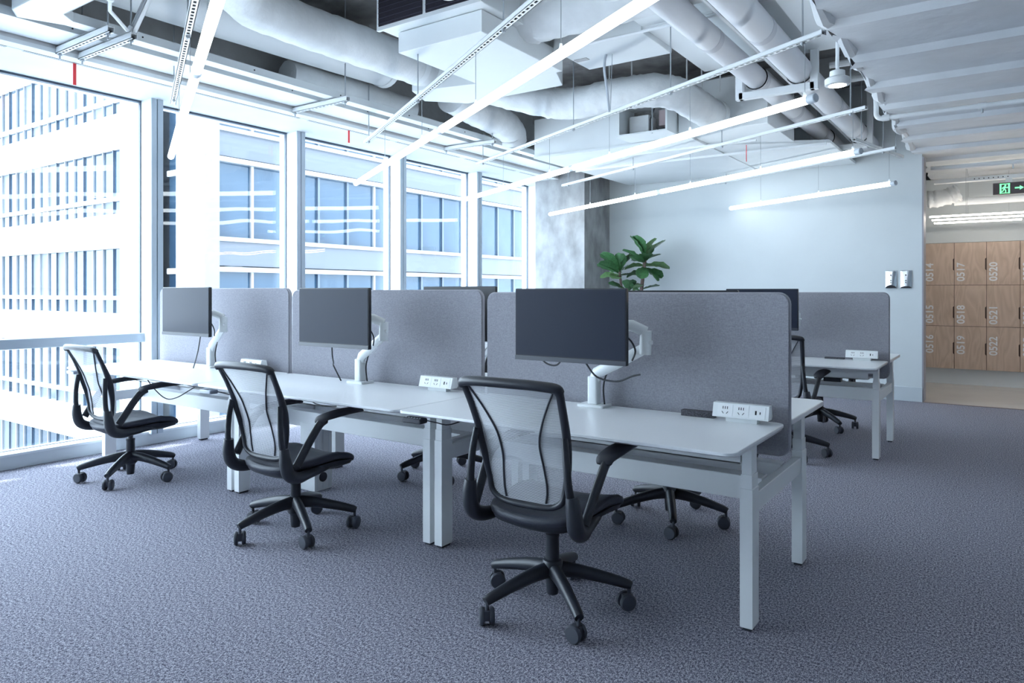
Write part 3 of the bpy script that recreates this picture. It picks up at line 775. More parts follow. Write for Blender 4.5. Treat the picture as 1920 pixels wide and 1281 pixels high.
# exit sign
ex = thing('exit_sign', 'dark hanging exit sign with green running figure and arrow', 'sign', (-0.155, 10.8, 2.565))
B(0, 0.42, 0, 0.03, 0, 0.145, ch=0.003).build('sign_box', sign_m, ex)
B(0.13, 0.20, 0.008, 0.022, 0.145, 0.22).build('hanger', white_m, ex)
pz = MB(); y0 = -0.003
pz.box(0.070, 0.175, y0, 0.0, 0.012, 0.020); pz.box(0.070, 0.088, y0, 0.0, 0.012, 0.132); pz.box(0.157, 0.175, y0, 0.0, 0.012, 0.132); pz.box(0.070, 0.175, y0, 0, 0.122, 0.132)
pz.lathe([(0.010, y0), (0.010, 0)], (0.128, 0, 0.108), 10, 'y')
def limb(a, b, w=0.011):
    a = Vector((a[0], 0, a[1])); b = Vector((b[0], 0, b[1])); d = (b - a).normalized(); nrm = Vector((-d.z, 0, d.x)) * w / 2
    pz.prism([((a - nrm).x, (a - nrm).z), ((b - nrm).x, (b - nrm).z), ((b + nrm).x, (b + nrm).z), ((a + nrm).x, (a + nrm).z)], y0, 0.0, 0, 'y')
limb((0.126, 0.096), (0.116, 0.066), 0.018); limb((0.122, 0.094), (0.102, 0.084)); limb((0.102, 0.084), (0.098, 0.068)); limb((0.126, 0.092), (0.142, 0.078)); limb((0.142, 0.078), (0.154, 0.086))
limb((0.117, 0.066), (0.134, 0.048)); limb((0.134, 0.048), (0.130, 0.022)); limb((0.115, 0.066), (0.104, 0.042)); limb((0.104, 0.042), (0.088, 0.032))
pz.build('running_figure', green_m, ex, smooth=False)
ar = MB().prism([(0.225, 0.064), (0.275, 0.064), (0.275, 0.045), (0.315, 0.072), (0.275, 0.099), (0.275, 0.080), (0.225, 0.080)], y0, 0.0, 0, 'y')
ar.build('arrow', green_m, ex, smooth=False)
for k, (y, x1) in enumerate(((10.75, 5.0), (11.1, 5.0), (11.45, 0.15))):
    t = thing('corridor_light_tube', ['nearest', 'middle', 'farthest'][k] + ' glowing light tube in front of the lockers', 'light', (-0.84, y, 2.325 - 0.014 * k))
    MB().lathe([(0.011, 0.0), (0.011, x1 + 0.84)], (0, 0, 0), 10, 'x').build('tube', warm_tube_m, t)
    for d in (0.4, x1 + 0.7): T([(d, 0, 0.01), (d, 0, 0.65)], 0.002, 5).build('wire', rod_m, t)

# steel wall plates
def wall_plate(x, lab, dk):
    w = thing('wall_plate', lab, 'wall plate', (x, 10.0, 1.39), 0, 'steel wall plates by the opening')
    prof = []
    m = MB()
    W2, Hh = 0.064, 0.225
    nx, nz = 8, 6
    v = []; f = []
    for j in range(nz + 1):
        for i in range(nx + 1):
            u = -1 + 2 * i / nx; q = j / nz
            dep = 0.012 + 0.020 * (1 - u * u) * (0.35 + 0.65 * (1 - q)) * dk
            v.append((u * W2 * 0.92, -dep, 0.012 + q * (Hh - 0.024)))
    for j in range(nz):
        for i in range(nx):
            a = j * (nx + 1) + i; f.append((a, a + 1, a + nx + 2, a + nx + 1))
    B(-W2, W2, -0.010, 0, 0, Hh, ch=0.003).build('back_plate', chrome_m, w)
    m.add(v, f); m.build('curved_cover', chrome_m, w)
    MB().prism([(-W2 * 0.9, 0.004)] + [(W2 * 0.9 * math.cos(a), 0.006 + 0.036 * dk * math.sin(a)) for a in [PI * q / 10 for q in range(0, 11)]], -0.036, -0.008, 0, 'y').build('dark_mouth', hole_m, w)
    for zz, rr in ((0.165, 0.007), (0.098, 0.006), (0.072, 0.006)):
        MB().lathe([(rr, -0.036), (rr, -0.02)], (0, 0, zz), 10, 'y').build('button', hole_m, w)
wall_plate(-1.197, 'left stainless wall plate with dark arched mouth on the back wall', 1.0)
wall_plate(-1.033, 'right stainless wall plate with thin dark slot on the back wall', 0.6)

# ================================================================== DESKS
ZT = 0.76
def leg_parts(d, x0, y0, flip=1):
    """three-stage telescopic leg, x0..x0+.05, y0..y0+.088"""
    lg = B(0, 0.050, 0, 0.088, 0.012, 0.566, ch=0.002).build('leg', desk_frame_m, d, (x0, y0, 0))
    B(0.003, 0.047, 0.004, 0.084, 0.566, 0.622).build('leg_stage', desk_frame_m, lg)
    B(0.006, 0.044, 0.008, 0.080, 0.622, ZT - 0.026).build('leg_stage', desk_frame_m, lg)
    B(0.008, 0.042, 0.010, 0.078, 0.0, 0.013).build('foot', blk2, lg)
    return lg
def bench(yc, joints, labels, rlabels, front_only=False, grp='sit-stand desks', rear=True):
    yf0, yf1 = yc - 0.785, yc - 0.045
    yr0, yr1 = yc + 0.045, yc + 0.785
    for k in range(len(joints) - 1):
        xr, xl = joints[k], joints[k + 1]
        w = xr - xl
        d = thing('sit_stand_desk', labels[k], 'desk', (xl, yc, 0), 0, grp)
        tp = MB()
        poly = rrect(0.004, w - 0.004, yf0 - yc, yf1 - yc, 0.045, 5)
        n = len(poly)
        ins = rrect(0.012, w - 0.012, yf0 - yc + 0.045, yf1 - yc - 0.006, 0.045, 5)
        v = [(a, b, ZT) for a, b in rrect(0.006, w - 0.006, yf0 - yc + 0.002, yf1 - yc - 0.002, 0.044, 5)] + [(a, b, ZT - 0.002) for a, b in poly] + [(a, b, ZT - 0.012) for a, b in poly] + [(a, b, ZT - 0.026) for a, b in ins]
        f = [tuple(range(n))] + [(r * n + i, r * n + (i + 1) % n, (r + 1) * n + (i + 1) % n, (r + 1) * n + i) for r in range(3) for i in range(n)] + [tuple(3 * n + i for i in range(n - 1, -1, -1))]
        tp.add(v, f); tp.build('tabletop', desk_top_m, d, angle=25)
        ly = -0.512
        leg_parts(d, 0.016, ly); leg_parts(d, w - 0.016 - 0.050, ly)
        for xx in (0.022, w - 0.060):
            B(xx, xx + 0.038, ly + 0.088, 0.318, 0.458, 0.535, ch=0.002).build('side_rail', desk_frame_m, d)
        B(0.07, w - 0.07, -0.19, -0.10, 0.43, 0.535, ch=0.003).build('beam', desk_frame_m, d)
        B(0.05, w - 0.05, -0.46, -0.41, ZT - 0.075, ZT - 0.027).build('top_rail', desk_frame_m, d)
        ct = B(0.12, w - 0.12, -0.335, -0.11, 0.62, 0.625).build('cable_tray', desk_frame_m, d)
        B(0.12, w - 0.12, -0.335, -0.33, 0.62, 0.69).build('tray_lip', desk_frame_m, ct)
        # rear desk of the same bay
        r = thing('sit_stand_desk', rlabels[k], 'desk', (xl, yc, 0), 0, grp)
        MB().prism(rrect(0.004, w - 0.004, 0.045, 0.785, 0.045, 5), ZT - 0.026, ZT, 0.003).build('tabletop', desk_top_m, r)
        leg_parts(r, 0.016, 0.318); leg_parts(r, w - 0.066, 0.318)
        B(0.07, w - 0.07, 0.12, 0.20, 0.43, 0.535, ch=0.003).build('beam', desk_frame_m, r)
        B(0.05, w - 0.05, 0.40, 0.45, ZT - 0.075, ZT - 0.027).build('top_rail', desk_frame_m, r)
J1 = [-0.812, -2.50, -4.268, -6.07]
bench(3.362, J1, ['white sit-stand desk at the near end of the front row, closest to the camera', 'white sit-stand desk in the middle of the front row', 'white sit-stand desk of the front row beside the window'],
      ['white desk behind the nearest fabric screen, front row', 'white desk behind the middle fabric screen, front row', 'white desk behind the window-side fabric screen, front row'], grp='sit-stand desks of the front row')
J2 = [-0.829, -2.55, -4.30, -6.05]
bench(6.85, J2, ['white sit-stand desk at the near end of the back row, by the corridor', 'middle white sit-stand desk of the back row, mostly hidden by screens', 'window-side white sit-stand desk of the back row, mostly hidden by screens'],
      ['white desk on the far side of the back row, by the back wall', 'middle white desk on the far side of the back row, hidden by screens', 'window-side white desk on the far side of the back row, hidden by screens'], grp='sit-stand desks of the back row')

def screen(x0, x1, y, ztop, label, grp):
    o = thing('desk_screen', label, 'screen', ((x0 + x1) / 2, y, 0.60), 0, grp)
    w = (x1 - x0) / 2; h = ztop - 0.60
    MB().prism(rrect(-w + 0.004, w - 0.004, 0.004, h - 0.004, 0.05, 6), -0.017, 0.017, 0.003, 'y').build('panel', fab_m, o)
    MB().prism(rrect(-w, w, 0.0, h, 0.054, 6), -0.010, 0.010, 0.002, 'y').build('edge_band', fab_edge, o)
    for xx in (-w * 0.6, w * 0.6): B(xx - 0.03, xx + 0.03, -0.045, 0.045, 0.125, 0.134).build('bracket', desk_frame_m, o)
    return o
screen(-2.513, -0.805, 3.362, 1.347, 'grey fabric screen on the nearest desk, largest in the photo', 'desk screens')
screen(-4.290, -2.544, 3.362, 1.362, 'grey fabric screen on the middle desk of the front row', 'desk screens')
screen(-6.086, -4.321, 3.362, 1.378, 'pale lit grey fabric screen on the desk beside the window', 'desk screens')
screen(-2.53, -0.829, 6.85, 1.346, 'grey fabric screen of the back row, by the steel wall plates', 'desk screens')
screen(-4.28, -2.56, 6.85, 1.346, 'grey fabric screen in the middle of the back row', 'desk screens')
screen(-6.03, -4.31, 6.85, 1.346, 'grey fabric screen of the back row nearest the window', 'desk screens')

# ------------------------------------------------------------------ monitors with arms
def monitor(cx, y, ztop, label, side=-1, grp='monitors on arms', rz=0, by=0.25, bx=0.0, rc=0.25):
    W2, Hh = 0.312, 0.362
    m = thing('monitor', label, 'monitor', (cx, y, ztop - Hh), rz, grp)
    f = side   # -1 : screen faces -Y
    MB().prism(rrect(-W2, W2, 0, Hh, 0.006, 2), 0.0 if f < 0 else -0.022, 0.022 if f < 0 else 0.0, 0.002, 'y').build('housing', bez_m, m)
    B(-W2 + 0.006, W2 - 0.006, f * 0.0015 - 0.0008, f * 0.0015 + 0.0008, 0.026, Hh - 0.006).build('display', scr_m, m)
    B(-W2 + 0.002, W2 - 0.002, f * 0.003 - 0.002, f * 0.003 + 0.002, 0.001, 0.022).build('chin', mat('chin_grey', (0.035, 0.040, 0.055), 0.35), m)
    MB().prism(rrect(-0.16, 0.16, 0.06, 0.28, 0.02, 3), -f * 0.022, -f * 0.045, 0, 'y').build('rear_shell', bez_m, m)
    z0 = ztop - Hh
    a = MB().prism(rrect(-0.075, 0.075, -0.055, 0.055, 0.012, 3), 0.0, 0.014, 0.002).build('monitor_arm', sock_m, m, (bx - 0.01, -f * by, ZT - z0))
    a['label'] = 'white clamp-on support arm'
    s = -f
    bz = z0 - ZT
    MB().prism(rrect(-0.028, 0.028, -0.028, 0.028, 0.01, 3), 0.014, 0.155, 0.003).build('post', sock_m, a)
    T([(0.0, 0, 0.135), (0.02, -s * 0.004, 0.175), (rc * 0.48, -s * 0.02, 0.235), (rc, -s * 0.04, 0.315)], [(0.030, 0.024), (0.032, 0.026), (0.030, 0.024), (0.028, 0.022)], 12).build('lower_link', sock_m, a)
    T([(rc, -s * 0.04, 0.285), (rc + 0.005, -s * 0.042, 0.40)], [0.030, 0.028], 14).build('elbow', sock_m, a)
    T([(rc + 0.005, -s * 0.042, 0.395), (rc - 0.05, -s * 0.08, 0.425), (rc - 0.15 - bx * 0.5, -s * 0.135, 0.43), (0.01 - bx, -s * (by - 0.075), 0.43)], [(0.026, 0.02), (0.028, 0.02), (0.026, 0.02), (0.022, 0.02)], 12).build('upper_link', sock_m, a)
    B(-0.045 - bx, 0.065 - bx, -s * (by - 0.068) - 0.015, -s * (by - 0.068) + 0.015, 0.375, 0.485).build('mount_plate', sock_m, a)
    T([(rc + 0.012, -s * 0.05, 0.345), (rc + 0.042, -s * 0.05, 0.345)], 0.010, 10).build('knob', sock_m, a)
    T(spline([(rc - 0.15, -s * 0.15, 0.39), (rc - 0.06, -s * 0.12, 0.37), (rc - 0.025, -s * 0.10, 0.31), (rc - 0.05, -s * 0.08, 0.255)], 6), 0.0045, 6).build('cable', cable_m, a)
    T(spline([(0.11, -s * 0.02, 0.205), (0.07, s * 0.0, 0.17), (0.052, 0, 0.10), (0.055, s * 0.01, 0.0)], 6), 0.0045, 6).build('cable', cable_m, a)
    return m, a
monitor(-1.757, 3.00, 1.366, 'large dark monitor on the nearest desk', bx=0.02, rc=0.30)
monitor(-3.36, 2.92, 1.373, 'dark monitor on the middle desk of the front row', by=0.30, bx=-0.07, rc=0.25)
monitor(-5.03, 2.96, 1.383, 'dark monitor on the desk beside the window', bx=-0.05, rc=0.22)
monitor(-1.79, 6.42, 1.375, 'black monitor on the back row, its edge showing past the nearest screen', by=0.31)
monitor(-1.46, 3.72, 1.357, 'monitor behind the nearest screen, only its top edge showing', side=1)
monitor(-3.03, 3.74, 1.385, 'monitor behind the middle screen, only its top edge showing', side=1)
# loose monitor cables
for k, (pts, lab) in enumerate((
    ([(-1.95, 3.03, 1.03), (-1.90, 3.03, 0.99), (-1.84, 3.03, 0.985), (-1.80, 3.03, 1.03)], 'short loop of black cable under the nearest monitor'),
    ([(-1.68, 3.03, 1.01), (-1.62, 3.04, 0.94), (-1.52, 3.05, 0.925), (-1.44, 3.05, 0.955), (-1.40, 3.05, 0.965)], 'black plug cable drooping from the nearest monitor past its arm'),
    ([(-3.40, 2.95, 1.03), (-3.42, 2.97, 0.96), (-3.50, 3.05, 0.90), (-3.58, 3.12, 0.87), (-3.60, 3.20, 0.765)], 'black cable hanging from the middle monitor to the desk'),
    ([(-4.86, 2.98, 1.03), (-4.92, 3.0, 0.93), (-5.02, 3.04, 0.84), (-5.12, 3.08, 0.765)], 'black cable hanging from the window-side monitor to the desk'))):
    tag(T(spline(pts, 6), 0.0045, 6).build('monitor_cable', cable_m), lab, 'cable')

# ------------------------------------------------------------------ desktop power sockets
def power_box(x, y, label, rz=0.0):
    p = thing('desk_socket', label, 'power socket', (x, y, ZT), rz, 'desktop power sockets')
    B(-0.07, 0.07, -0.018, 0.025, 0, 0.030).build('stand', sock_m, p)
    bd = MB().prism([(-0.040, 0.022), (0.018, 0.022), (0.030, 0.034), (0.018, 0.084), (-0.022, 0.084)], -0.125, 0.125, 0, 'x').build('body', sock_m, p)
    sl = Vector((0, 0.018, 0.062)).normalized()
    nrm = Vector((0, -sl.z, sl.y))
    R = Matrix((( 1, 0, 0), (0, sl.y, nrm.y), (0, sl.z, nrm.z))).to_4x4()
    org = Vector((0, -0.031, 0.053))
    for i, xx in enumerate((-0.068, 0.004, 0.076)):
        fp = MB().box(xx - 0.034, xx + 0.034, -0.026, 0.026, 0, 0.0015)
        fp.xf(Matrix.Translation(org) @ R)
        fo = fp.build('outlet', mat('outlet_white', (0.88, 0.90, 0.91), 0.4), p)
        h = MB()
        if i < 2:
            for a, b in ((-0.010, 0.011), (0, 0.011), (0.010, 0.011)): h.box(xx + a - 0.0015, xx + a + 0.0015, b - 0.006, b + 0.006, 0.0015, 0.0025)
            for a in (-0.011, 0.011): h.prism([(xx + a - 0.0045 * (1 if a > 0 else -1) - 0.0015, -0.016), (xx + a - 0.0045 * (1 if a > 0 else -1) + 0.0015, -0.016), (xx + a + 0.003 * (1 if a > 0 else -1) + 0.0015, -0.006), (xx + a + 0.003 * (1 if a > 0 else -1) - 0.0015, -0.006)], 0.0015, 0.0025)
        else:
            h.box(xx - 0.010, xx - 0.003, -0.010, 0.008, 0.0015, 0.0025); h.box(xx + 0.010, xx + 0.014, -0.007, 0.004, 0.0015, 0.0025)
        h.xf(Matrix.Translation(org) @ R)
        h.build('slots', hole_m, fo, smooth=False)
    return p
power_box(-0.985, 3.235, 'white power socket box on the nearest desk')
power_box(-2.785, 3.235, 'white power socket box on the middle desk, left of the nearest chair')
power_box(-4.62, 3.26, 'white power socket box on the window-side desk above the middle chair')
power_box(-1.03, 6.745, 'white power socket box on the back row desk')
tag(MB().prism(rrect(-1.28, -1.12, 3.245, 3.285, 0.004, 2), ZT, ZT + 0.028, 0.002).build('cable_brush', brush_m), 'speckled dark cable brush block on the nearest desk', 'grommet', 'cable brush blocks')
tag(MB().prism(rrect(-1.33, -1.17, 6.735, 6.775, 0.004, 2), ZT, ZT + 0.014, 0.002).build('cable_brush', brush_m), 'flat dark cable brush on the back row desk', 'grommet', 'cable brush blocks')

def handset(x, y, m, label):
    h = thing('height_control', label, 'controller', (x, y, ZT - 0.055), 0, 'desk height controls')
    MB().prism(rrect(-0.062, 0.062, -0.008, 0.05, 0.010, 3), 0.0, 0.024, 0.004).build('case', m, h)
    for k in range(6): MB().lathe([(0.005, 0), (0.004, 0.002)], (-0.045 + 0.018 * k, 0.010, 0.024), 8).build('button', cap_m, h)
    T(spline([(0.05, 0.045, 0.012), (0.10, 0.06, 0.005), (0.16, 0.09, -0.005), (0.22, 0.16, 0.02)], 5), 0.003, 6).build('lead', cable_m, h)
handset(-2.40, 2.585, blk2, 'black height control under the front edge of the nearest desk')
handset(-4.16, 2.585, mat('control_sheen_grey', (0.30, 0.34, 0.40), 0.3), 'height control with a reflection painted in grey under the middle desk front edge')  # surface reflection put into a lighter colour than the black case
handset(-6.02, 2.60, mat('control_sheen_grey', (0.30, 0.34, 0.40), 0.3), 'grey height control at the window end of the front row')  # reuses the grey that carries a painted reflection
# cables under the window desk and middle desk
for k, (pts, lab) in enumerate((
    ([(-5.30, 2.80, 0.73), (-5.27, 2.84, 0.64), (-5.20, 2.90, 0.55), (-5.08, 2.92, 0.56), (-4.90, 2.94, 0.64), (-4.72, 2.94, 0.71)], 'thin black lead looping under the window-side desk'),
    ([(-4.98, 2.88, 0.73), (-4.92, 2.90, 0.675), (-4.75, 2.92, 0.66), (-4.62, 2.92, 0.69)], 'short black lead tucked under the window-side desk'),
    ([(-3.62, 2.95, 0.72), (-3.58, 2.95, 0.66), (-3.50, 2.95, 0.645), (-3.36, 2.95, 0.65)], 'black plug lead hanging under the middle desk'),
    ([(-1.06, 3.44, 0.545), (-1.02, 3.47, 0.565), (-0.97, 3.50, 0.60), (-0.95, 3.50, 0.66)], 'short black lead behind the lower edge of the nearest screen'))):
    tag(T(spline(pts, 6), 0.004, 6).build('desk_lead', cable_m), lab, 'cable')
pc = thing('floor_power_box', 'white upright box with a black round port standing under the middle desk', 'box', (-3.90, 3.22, 0))
MB().prism(rrect(-0.075, 0.075, -0.05, 0.10, 0.004, 2), 0.0, 0.46, 0.004).build('case', desk_frame_m, pc)
MB().lathe([(0.032, 0.0), (0.032, 0.006), (0.022, 0.006)], (0.075, 0.02, 0.09), 20, 'x').build('round_port', blk, pc)
for k in range(3): B(0.0752, 0.0762, -0.03 + 0.05 * k, -0.028 + 0.05 * k, 0.01, 0.44).build('panel_seam', cap_m, pc)

# under-desk bits of the far desk
ud = thing('control_box', 'grey control box under the back row desk with black lead', 'box', (-1.35, 6.72, 0.655))
B(-0.45, 0.22, -0.05, 0.05, 0.0, 0.06, ch=0.004).build('case', desk_frame_m, ud)
T(spline([(0.20, 0, 0.03), (0.28, 0, 0.0), (0.30, 0, -0.05), (0.22, 0, -0.06)], 5), 0.005, 6).build('lead', cable_m, ud)
B(0.02, 0.16, -0.03, 0.05, -0.09, 0.0).build('adapter', blk, ud)

# ================================================================== CHAIRS
def chair_proto():
    c = thing('task_chair', 'x', 'chair', (0, 0, 0), 0, 'mesh task chairs')
    def yb(z):   # back profile
        pts = [(0.49, -0.205), (0.58, -0.205), (0.68, -0.215), (0.80, -0.248), (0.90, -0.290), (1.00, -0.340)]
        for (a, b), (p, q) in zip(pts[:-1], pts[1:]):
            if z <= p: return b + (q - b) * max(0, (z - a)) / (p - a)
        return pts[-1][1]
    def hwid(z):
        pts = [(0.49, 0.125), (0.52, 0.165), (0.60, 0.188), (0.70, 0.200), (0.80, 0.208), (0.90, 0.216), (0.96, 0.222), (1.00, 0.226)]
        for (a, b), (p, q) in zip(pts[:-1], pts[1:]):
            if z <= p: return b + (q - b) * max(0, (z - a)) / (p - a)
        return pts[-1][1]
    # back frame loop
    loop = []
    for z in (0.975, 0.94, 0.88, 0.80, 0.72, 0.64, 0.57, 0.525): loop.append((-hwid(z), yb(z), z))
    loop.append((-0.125, yb(0.495), 0.498)); loop.append((-0.06, yb(0.49) - 0.006, 0.491)); loop.append((0.06, yb(0.49) - 0.006, 0.491)); loop.append((0.125, yb(0.495), 0.498))
    for z in (0.525, 0.57, 0.64, 0.72, 0.80, 0.88, 0.94, 0.975): loop.append((hwid(z), yb(z), z))
    P = spline(loop, 4)
    rad = []
    for p in P:
        z = p.z
        rad.append((0.013 + 0.004 * max(0, min(1, (z - 0.5) / 0.4)), 0.013 + 0.010 * max(0, 1 - abs(z - 0.74) / 0.16)))
    mb = MB().tube(P, rad, 12, up=(1, 0, 0))
    top = spline([(-0.226, yb(0.98), 0.972), (-0.214, yb(1.0) - 0.002, 0.988), (-0.13, yb(1.0) - 0.020, 0.996), (0, yb(1.0) - 0.028, 0.998), (0.13, yb(1.0) - 0.020, 0.996), (0.214, yb(1.0) - 0.002, 0.988), (0.226, yb(0.98), 0.972)], 5)
    mb.tube(top, (0.020), 12)
    mb.build('back_frame', blk, c, angle=60)
    # woven strands
    sm = MB(); z = 0.505
    while z < 0.978:
        hw = hwid(z) - 0.004
        n = 8; h = 0.0040
        v = []; 
        for i in range(n + 1):
            u = -1 + 2 * i / n
            y = yb(z) - 0.030 * (1 - u * u) * max(0.0, min(1, (z - 0.45) / 0.3)) + 0.0
            v += [(u * hw, y, z - 0.012 * (1 - u * u) * 0), (u * hw, y, z + h)]
        sm.add(v, [(2 * i, 2 * i + 2, 2 * i + 3, 2 * i + 1) for i in range(n)])
        z += 0.0056
    o = sm.build('back_mesh', mesh_m, c, smooth=False); o['kind'] = 'stuff'; o['label'] = 'silver grey woven strands'
    # curved seams
    for sx in (-1, 1):
        q = []
        for k in range(13):
            t = k / 12; z = 0.975 - 0.465 * t
            x = hwid(z) * (0.90 - 0.50 * math.sin(min(1, t * 1.5) * PI / 2) + 0.22 * max(0, t - 0.45) / 0.55)
            u = x / hwid(z)
            q.append((sx * x, yb(z) - 0.030 * (1 - u * u) * max(0.0, min(1, (z - 0.45) / 0.3)) - 0.002, z))
        T(spline(q, 2), (0.0042), 6).build('back_seam', blk2, c)
    # brackets behind the back, uprights into knuckles under the seat
    for sx in (-1, 1):
        up = spline([(sx * 0.208, -0.262, 0.79), (sx * 0.222, -0.272, 0.70), (sx * 0.232, -0.272, 0.60), (sx * 0.240, -0.262, 0.545)], 5)
        br = T(up, [(0.012 + 0.006 * i / (len(up) - 1), 0.016) for i in range(len(up))], 10, up=(1, 0, 0)).build('back_bracket', blk, c, angle=60)
        kn = spline([(sx * 0.240, -0.262, 0.570), (sx * 0.248, -0.258, 0.50), (sx * 0.246, -0.235, 0.435), (sx * 0.235, -0.17, 0.405), (sx * 0.215, -0.08, 0.405), (sx * 0.185, 0.05, 0.415), (sx * 0.15, 0.14, 0.42)], 5)
        nk = len(kn)
        T(kn, [(0.024 + 0.010 * math.sin(min(1, i / nk * 1.6) * PI), 0.026 + 0.008 * math.sin(min(1, i / nk * 1.6) * PI)) for i in range(nk)], 12, up=(1, 0, 0)).build('knuckle', blk, br, angle=60)
    # arms
    for sx in (-1, 1):
        st = spline([(sx * 0.262, -0.20, 0.475), (sx * 0.268, -0.155, 0.545), (sx * 0.275, -0.105, 0.62), (sx * 0.278, -0.06, 0.675), (sx * 0.276, -0.02, 0.695)], 5)
        a = T(st, [(0.016, 0.025)] * len(st), 10, up=(1, 0, 0)).build('arm', blk, c, angle=60)
        pd = spline([(sx * 0.277, -0.065, 0.682), (sx * 0.275, -0.045, 0.702), (sx * 0.272, 0.03, 0.712), (sx * 0.270, 0.12, 0.718), (sx * 0.265, 0.21, 0.716), (sx * 0.262, 0.245, 0.708)], 5)
        npd = len(pd)
        T(pd, [(0.011 + 0.008 * math.sin(PI * i / (npd - 1)), 0.016 + 0.028 * math.sin(PI * (0.12 + 0.80 * i / (npd - 1))) ** 0.7) for i in range(npd)], 12).build('arm_pad', blk2, a, angle=60)
    # seat : closed slab
    def seat_outline(s):
        o = []
        for (x, y) in ((0.0, -0.235), (0.10, -0.228), (0.18, -0.200), (0.215, -0.13), (0.228, 0.0), (0.236, 0.12), (0.236, 0.20), (0.21, 0.245), (0.12, 0.258), (0.0, 0.262)):
            o.append((x, y))
        full = o + [(-x, y) for x, y in reversed(o[1:-1])]
        return [Vector((x * s, 0.01 + (y - 0.01) * s)) for x, y in full]
    def seat_z(x, y):
        z = 0.462 + 0.020 * (x / 0.23) ** 2
        if y < -0.10: z += 0.10 * (-(y + 0.10)) * 0.25
        if y > 0.12: z -= 2.0 * (y - 0.12) ** 2
        else: z += 0.06 * (y)
        return z
    base = [Vector((p.x, p.y)) for p in spline([(q.x, q.y, 0) for q in seat_outline(1.0)] + [(seat_outline(1.0)[0].x, seat_outline(1.0)[0].y, 0)], 3)][:-1]
    n = len(base); v = []; f = []
    def ring(s, dz): 
        for p in base:
            x, y = p.x * s, 0.01 + (p.y - 0.01) * s
            v.append((x, y, seat_z(x, y) + dz))
    rs = [(0.0, 0), (0.35, 0), (0.70, 0), (0.92, 0.002), (0.985, -0.006), (1.0, -0.020), (0.985, -0.034), (0.90, -0.044)]
    for s_, dz in rs: ring(max(s_, 0.02), dz)
    for r in range(len(rs) - 1):
        for i in range(n): f.append((r * n + i, r * n + (i + 1) % n, (r + 1) * n + (i + 1) % n, (r + 1) * n + i))
    f.append(tuple(range(n))); f.append(tuple((len(rs) - 1) * n + i for i in range(n)))
    MB().add(v, f).build('seat', seat_m, c, angle=60)
    # seat pan underneath
    v = []; f = []
    rs = [(0.97, -0.036), (0.93, -0.058), (0.70, -0.085), (0.40, -0.098)]
    for s_, dz in rs: 
        for p in base:
            x, y = p.x * s_, -0.01 + (p.y + 0.01) * s_
            v.append((x, y, seat_z(x, y) * 0.5 + 0.2325 + dz))
    for r in range(len(rs) - 1):
        for i in range(n): f.append((r * n + i, r * n + (i + 1) % n, (r + 1) * n + (i + 1) % n, (r + 1) * n + i))
    f.append(tuple(range(n))); f.append(tuple((len(rs) - 1) * n + i for i in range(n)))
    MB().add(v, f).build('seat_pan', blk, c, angle=60)
    MB().lathe([(0.017, 0.24), (0.017, 0.385)], (0, 0, 0), 16).build('gas_lift', mat('lift_grey', (0.05, 0.055, 0.07), 0.3), c)
    MB().lathe([(0.024, 0.06), (0.026, 0.07), (0.030, 0.13), (0.044, 0.145), (0.047, 0.19), (0.040, 0.205), (0.030, 0.210), (0.028, 0.30), (0.030, 0.305), (0.030, 0.315), (0.020, 0.318)], (0, 0, 0), 20).build('column', blk, c)
    return c
def chair_base(c, off):
    """five-armed base with casters, parented to chair c; meshes shared"""
    for k in range(5):
        a = off + k * 2 * PI / 5
        lg = place('base_leg', LEG, c, (0, 0, 0), (0, 0, a))
        cs = place('caster', CAST, lg, (0.325, 0, 0), (0, 0, rngc.uniform(-1.3, 1.3)))
rngc = random.Random(5)
lp = spline([(0.02, 0, 0.165), (0.10, 0, 0.158), (0.20, 0, 0.138), (0.30, 0, 0.112), (0.333, 0, 0.100)], 4)
nl = len(lp)
LEG = MB().tube(lp, [(0.036 - 0.018 * i / (nl - 1), 0.030 - 0.011 * i / (nl - 1)) for i in range(nl)], 10).mesh('base_leg', blk, True, 50)
cm = MB()
for sy in (-1, 1):
    cm.lathe([(0.022, sy * 0.010), (0.034, sy * 0.011), (0.036, sy * 0.016), (0.036, sy * 0.024), (0.031, sy * 0.030), (0.012, sy * 0.031)], (-0.012, 0, 0.0362), 20, 'y')
cm.lathe([(0.008, 0.03), (0.008, 0.105)], (0.0, 0, 0), 10)
cm.box(-0.030, 0.012, -0.011, 0.011, 0.025, 0.066)
CAST = cm.mesh('caster', mat('caster_rubber', (0.050, 0.055, 0.072), 0.55), True, 40)
proto = chair_proto()
chairs = [((-1.60, 2.60), 1, 31.5, 'black mesh-back office chair nearest the camera'),
          ((-3.30, 2.60), 0, 45, 'black mesh-back office chair at the middle desk of the front row'),
          ((-5.21, 2.65), -2, 20, 'black mesh-back office chair beside the window'),
          ((-1.64, 3.98), 180, 8, 'black office chair tucked under the far side of the nearest desk, base showing'),
          ((-3.42, 4.02), 180, 30, 'black office chair behind the middle desk, base showing past the legs'),
          ((-1.51, 6.12), -3, 18, 'black office chair at the back row, half hidden by the nearest screen'),
          ((-1.53, 7.55), 180, 25, 'black office chair on the far side of the back row, base showing')]
roots = []
for i, (p, rz, off, lab) in enumerate(chairs):
    if i == 0: r = proto; r['label'] = lab
    else: r = dup(proto, None, None, lab)
    r.location = (p[0], p[1], 0); r.rotation_euler = (0, 0, math.radians(rz)); roots.append((r, math.radians(off - rz)))
for q, dz in ((1, -0.035), (2, -0.028)):          # seats of these two are set a little lower
    for ch in roots[q][0].children: ch.location.z = dz
for q in (0, 3, 4, 5, 6):                          # arms lowered to pass under the desktop
    for ch in roots[q][0].children:
        if ch.name.split('.')[0] == 'arm': ch.location.z = -0.022
for r, off in roots: chair_base(r, off)

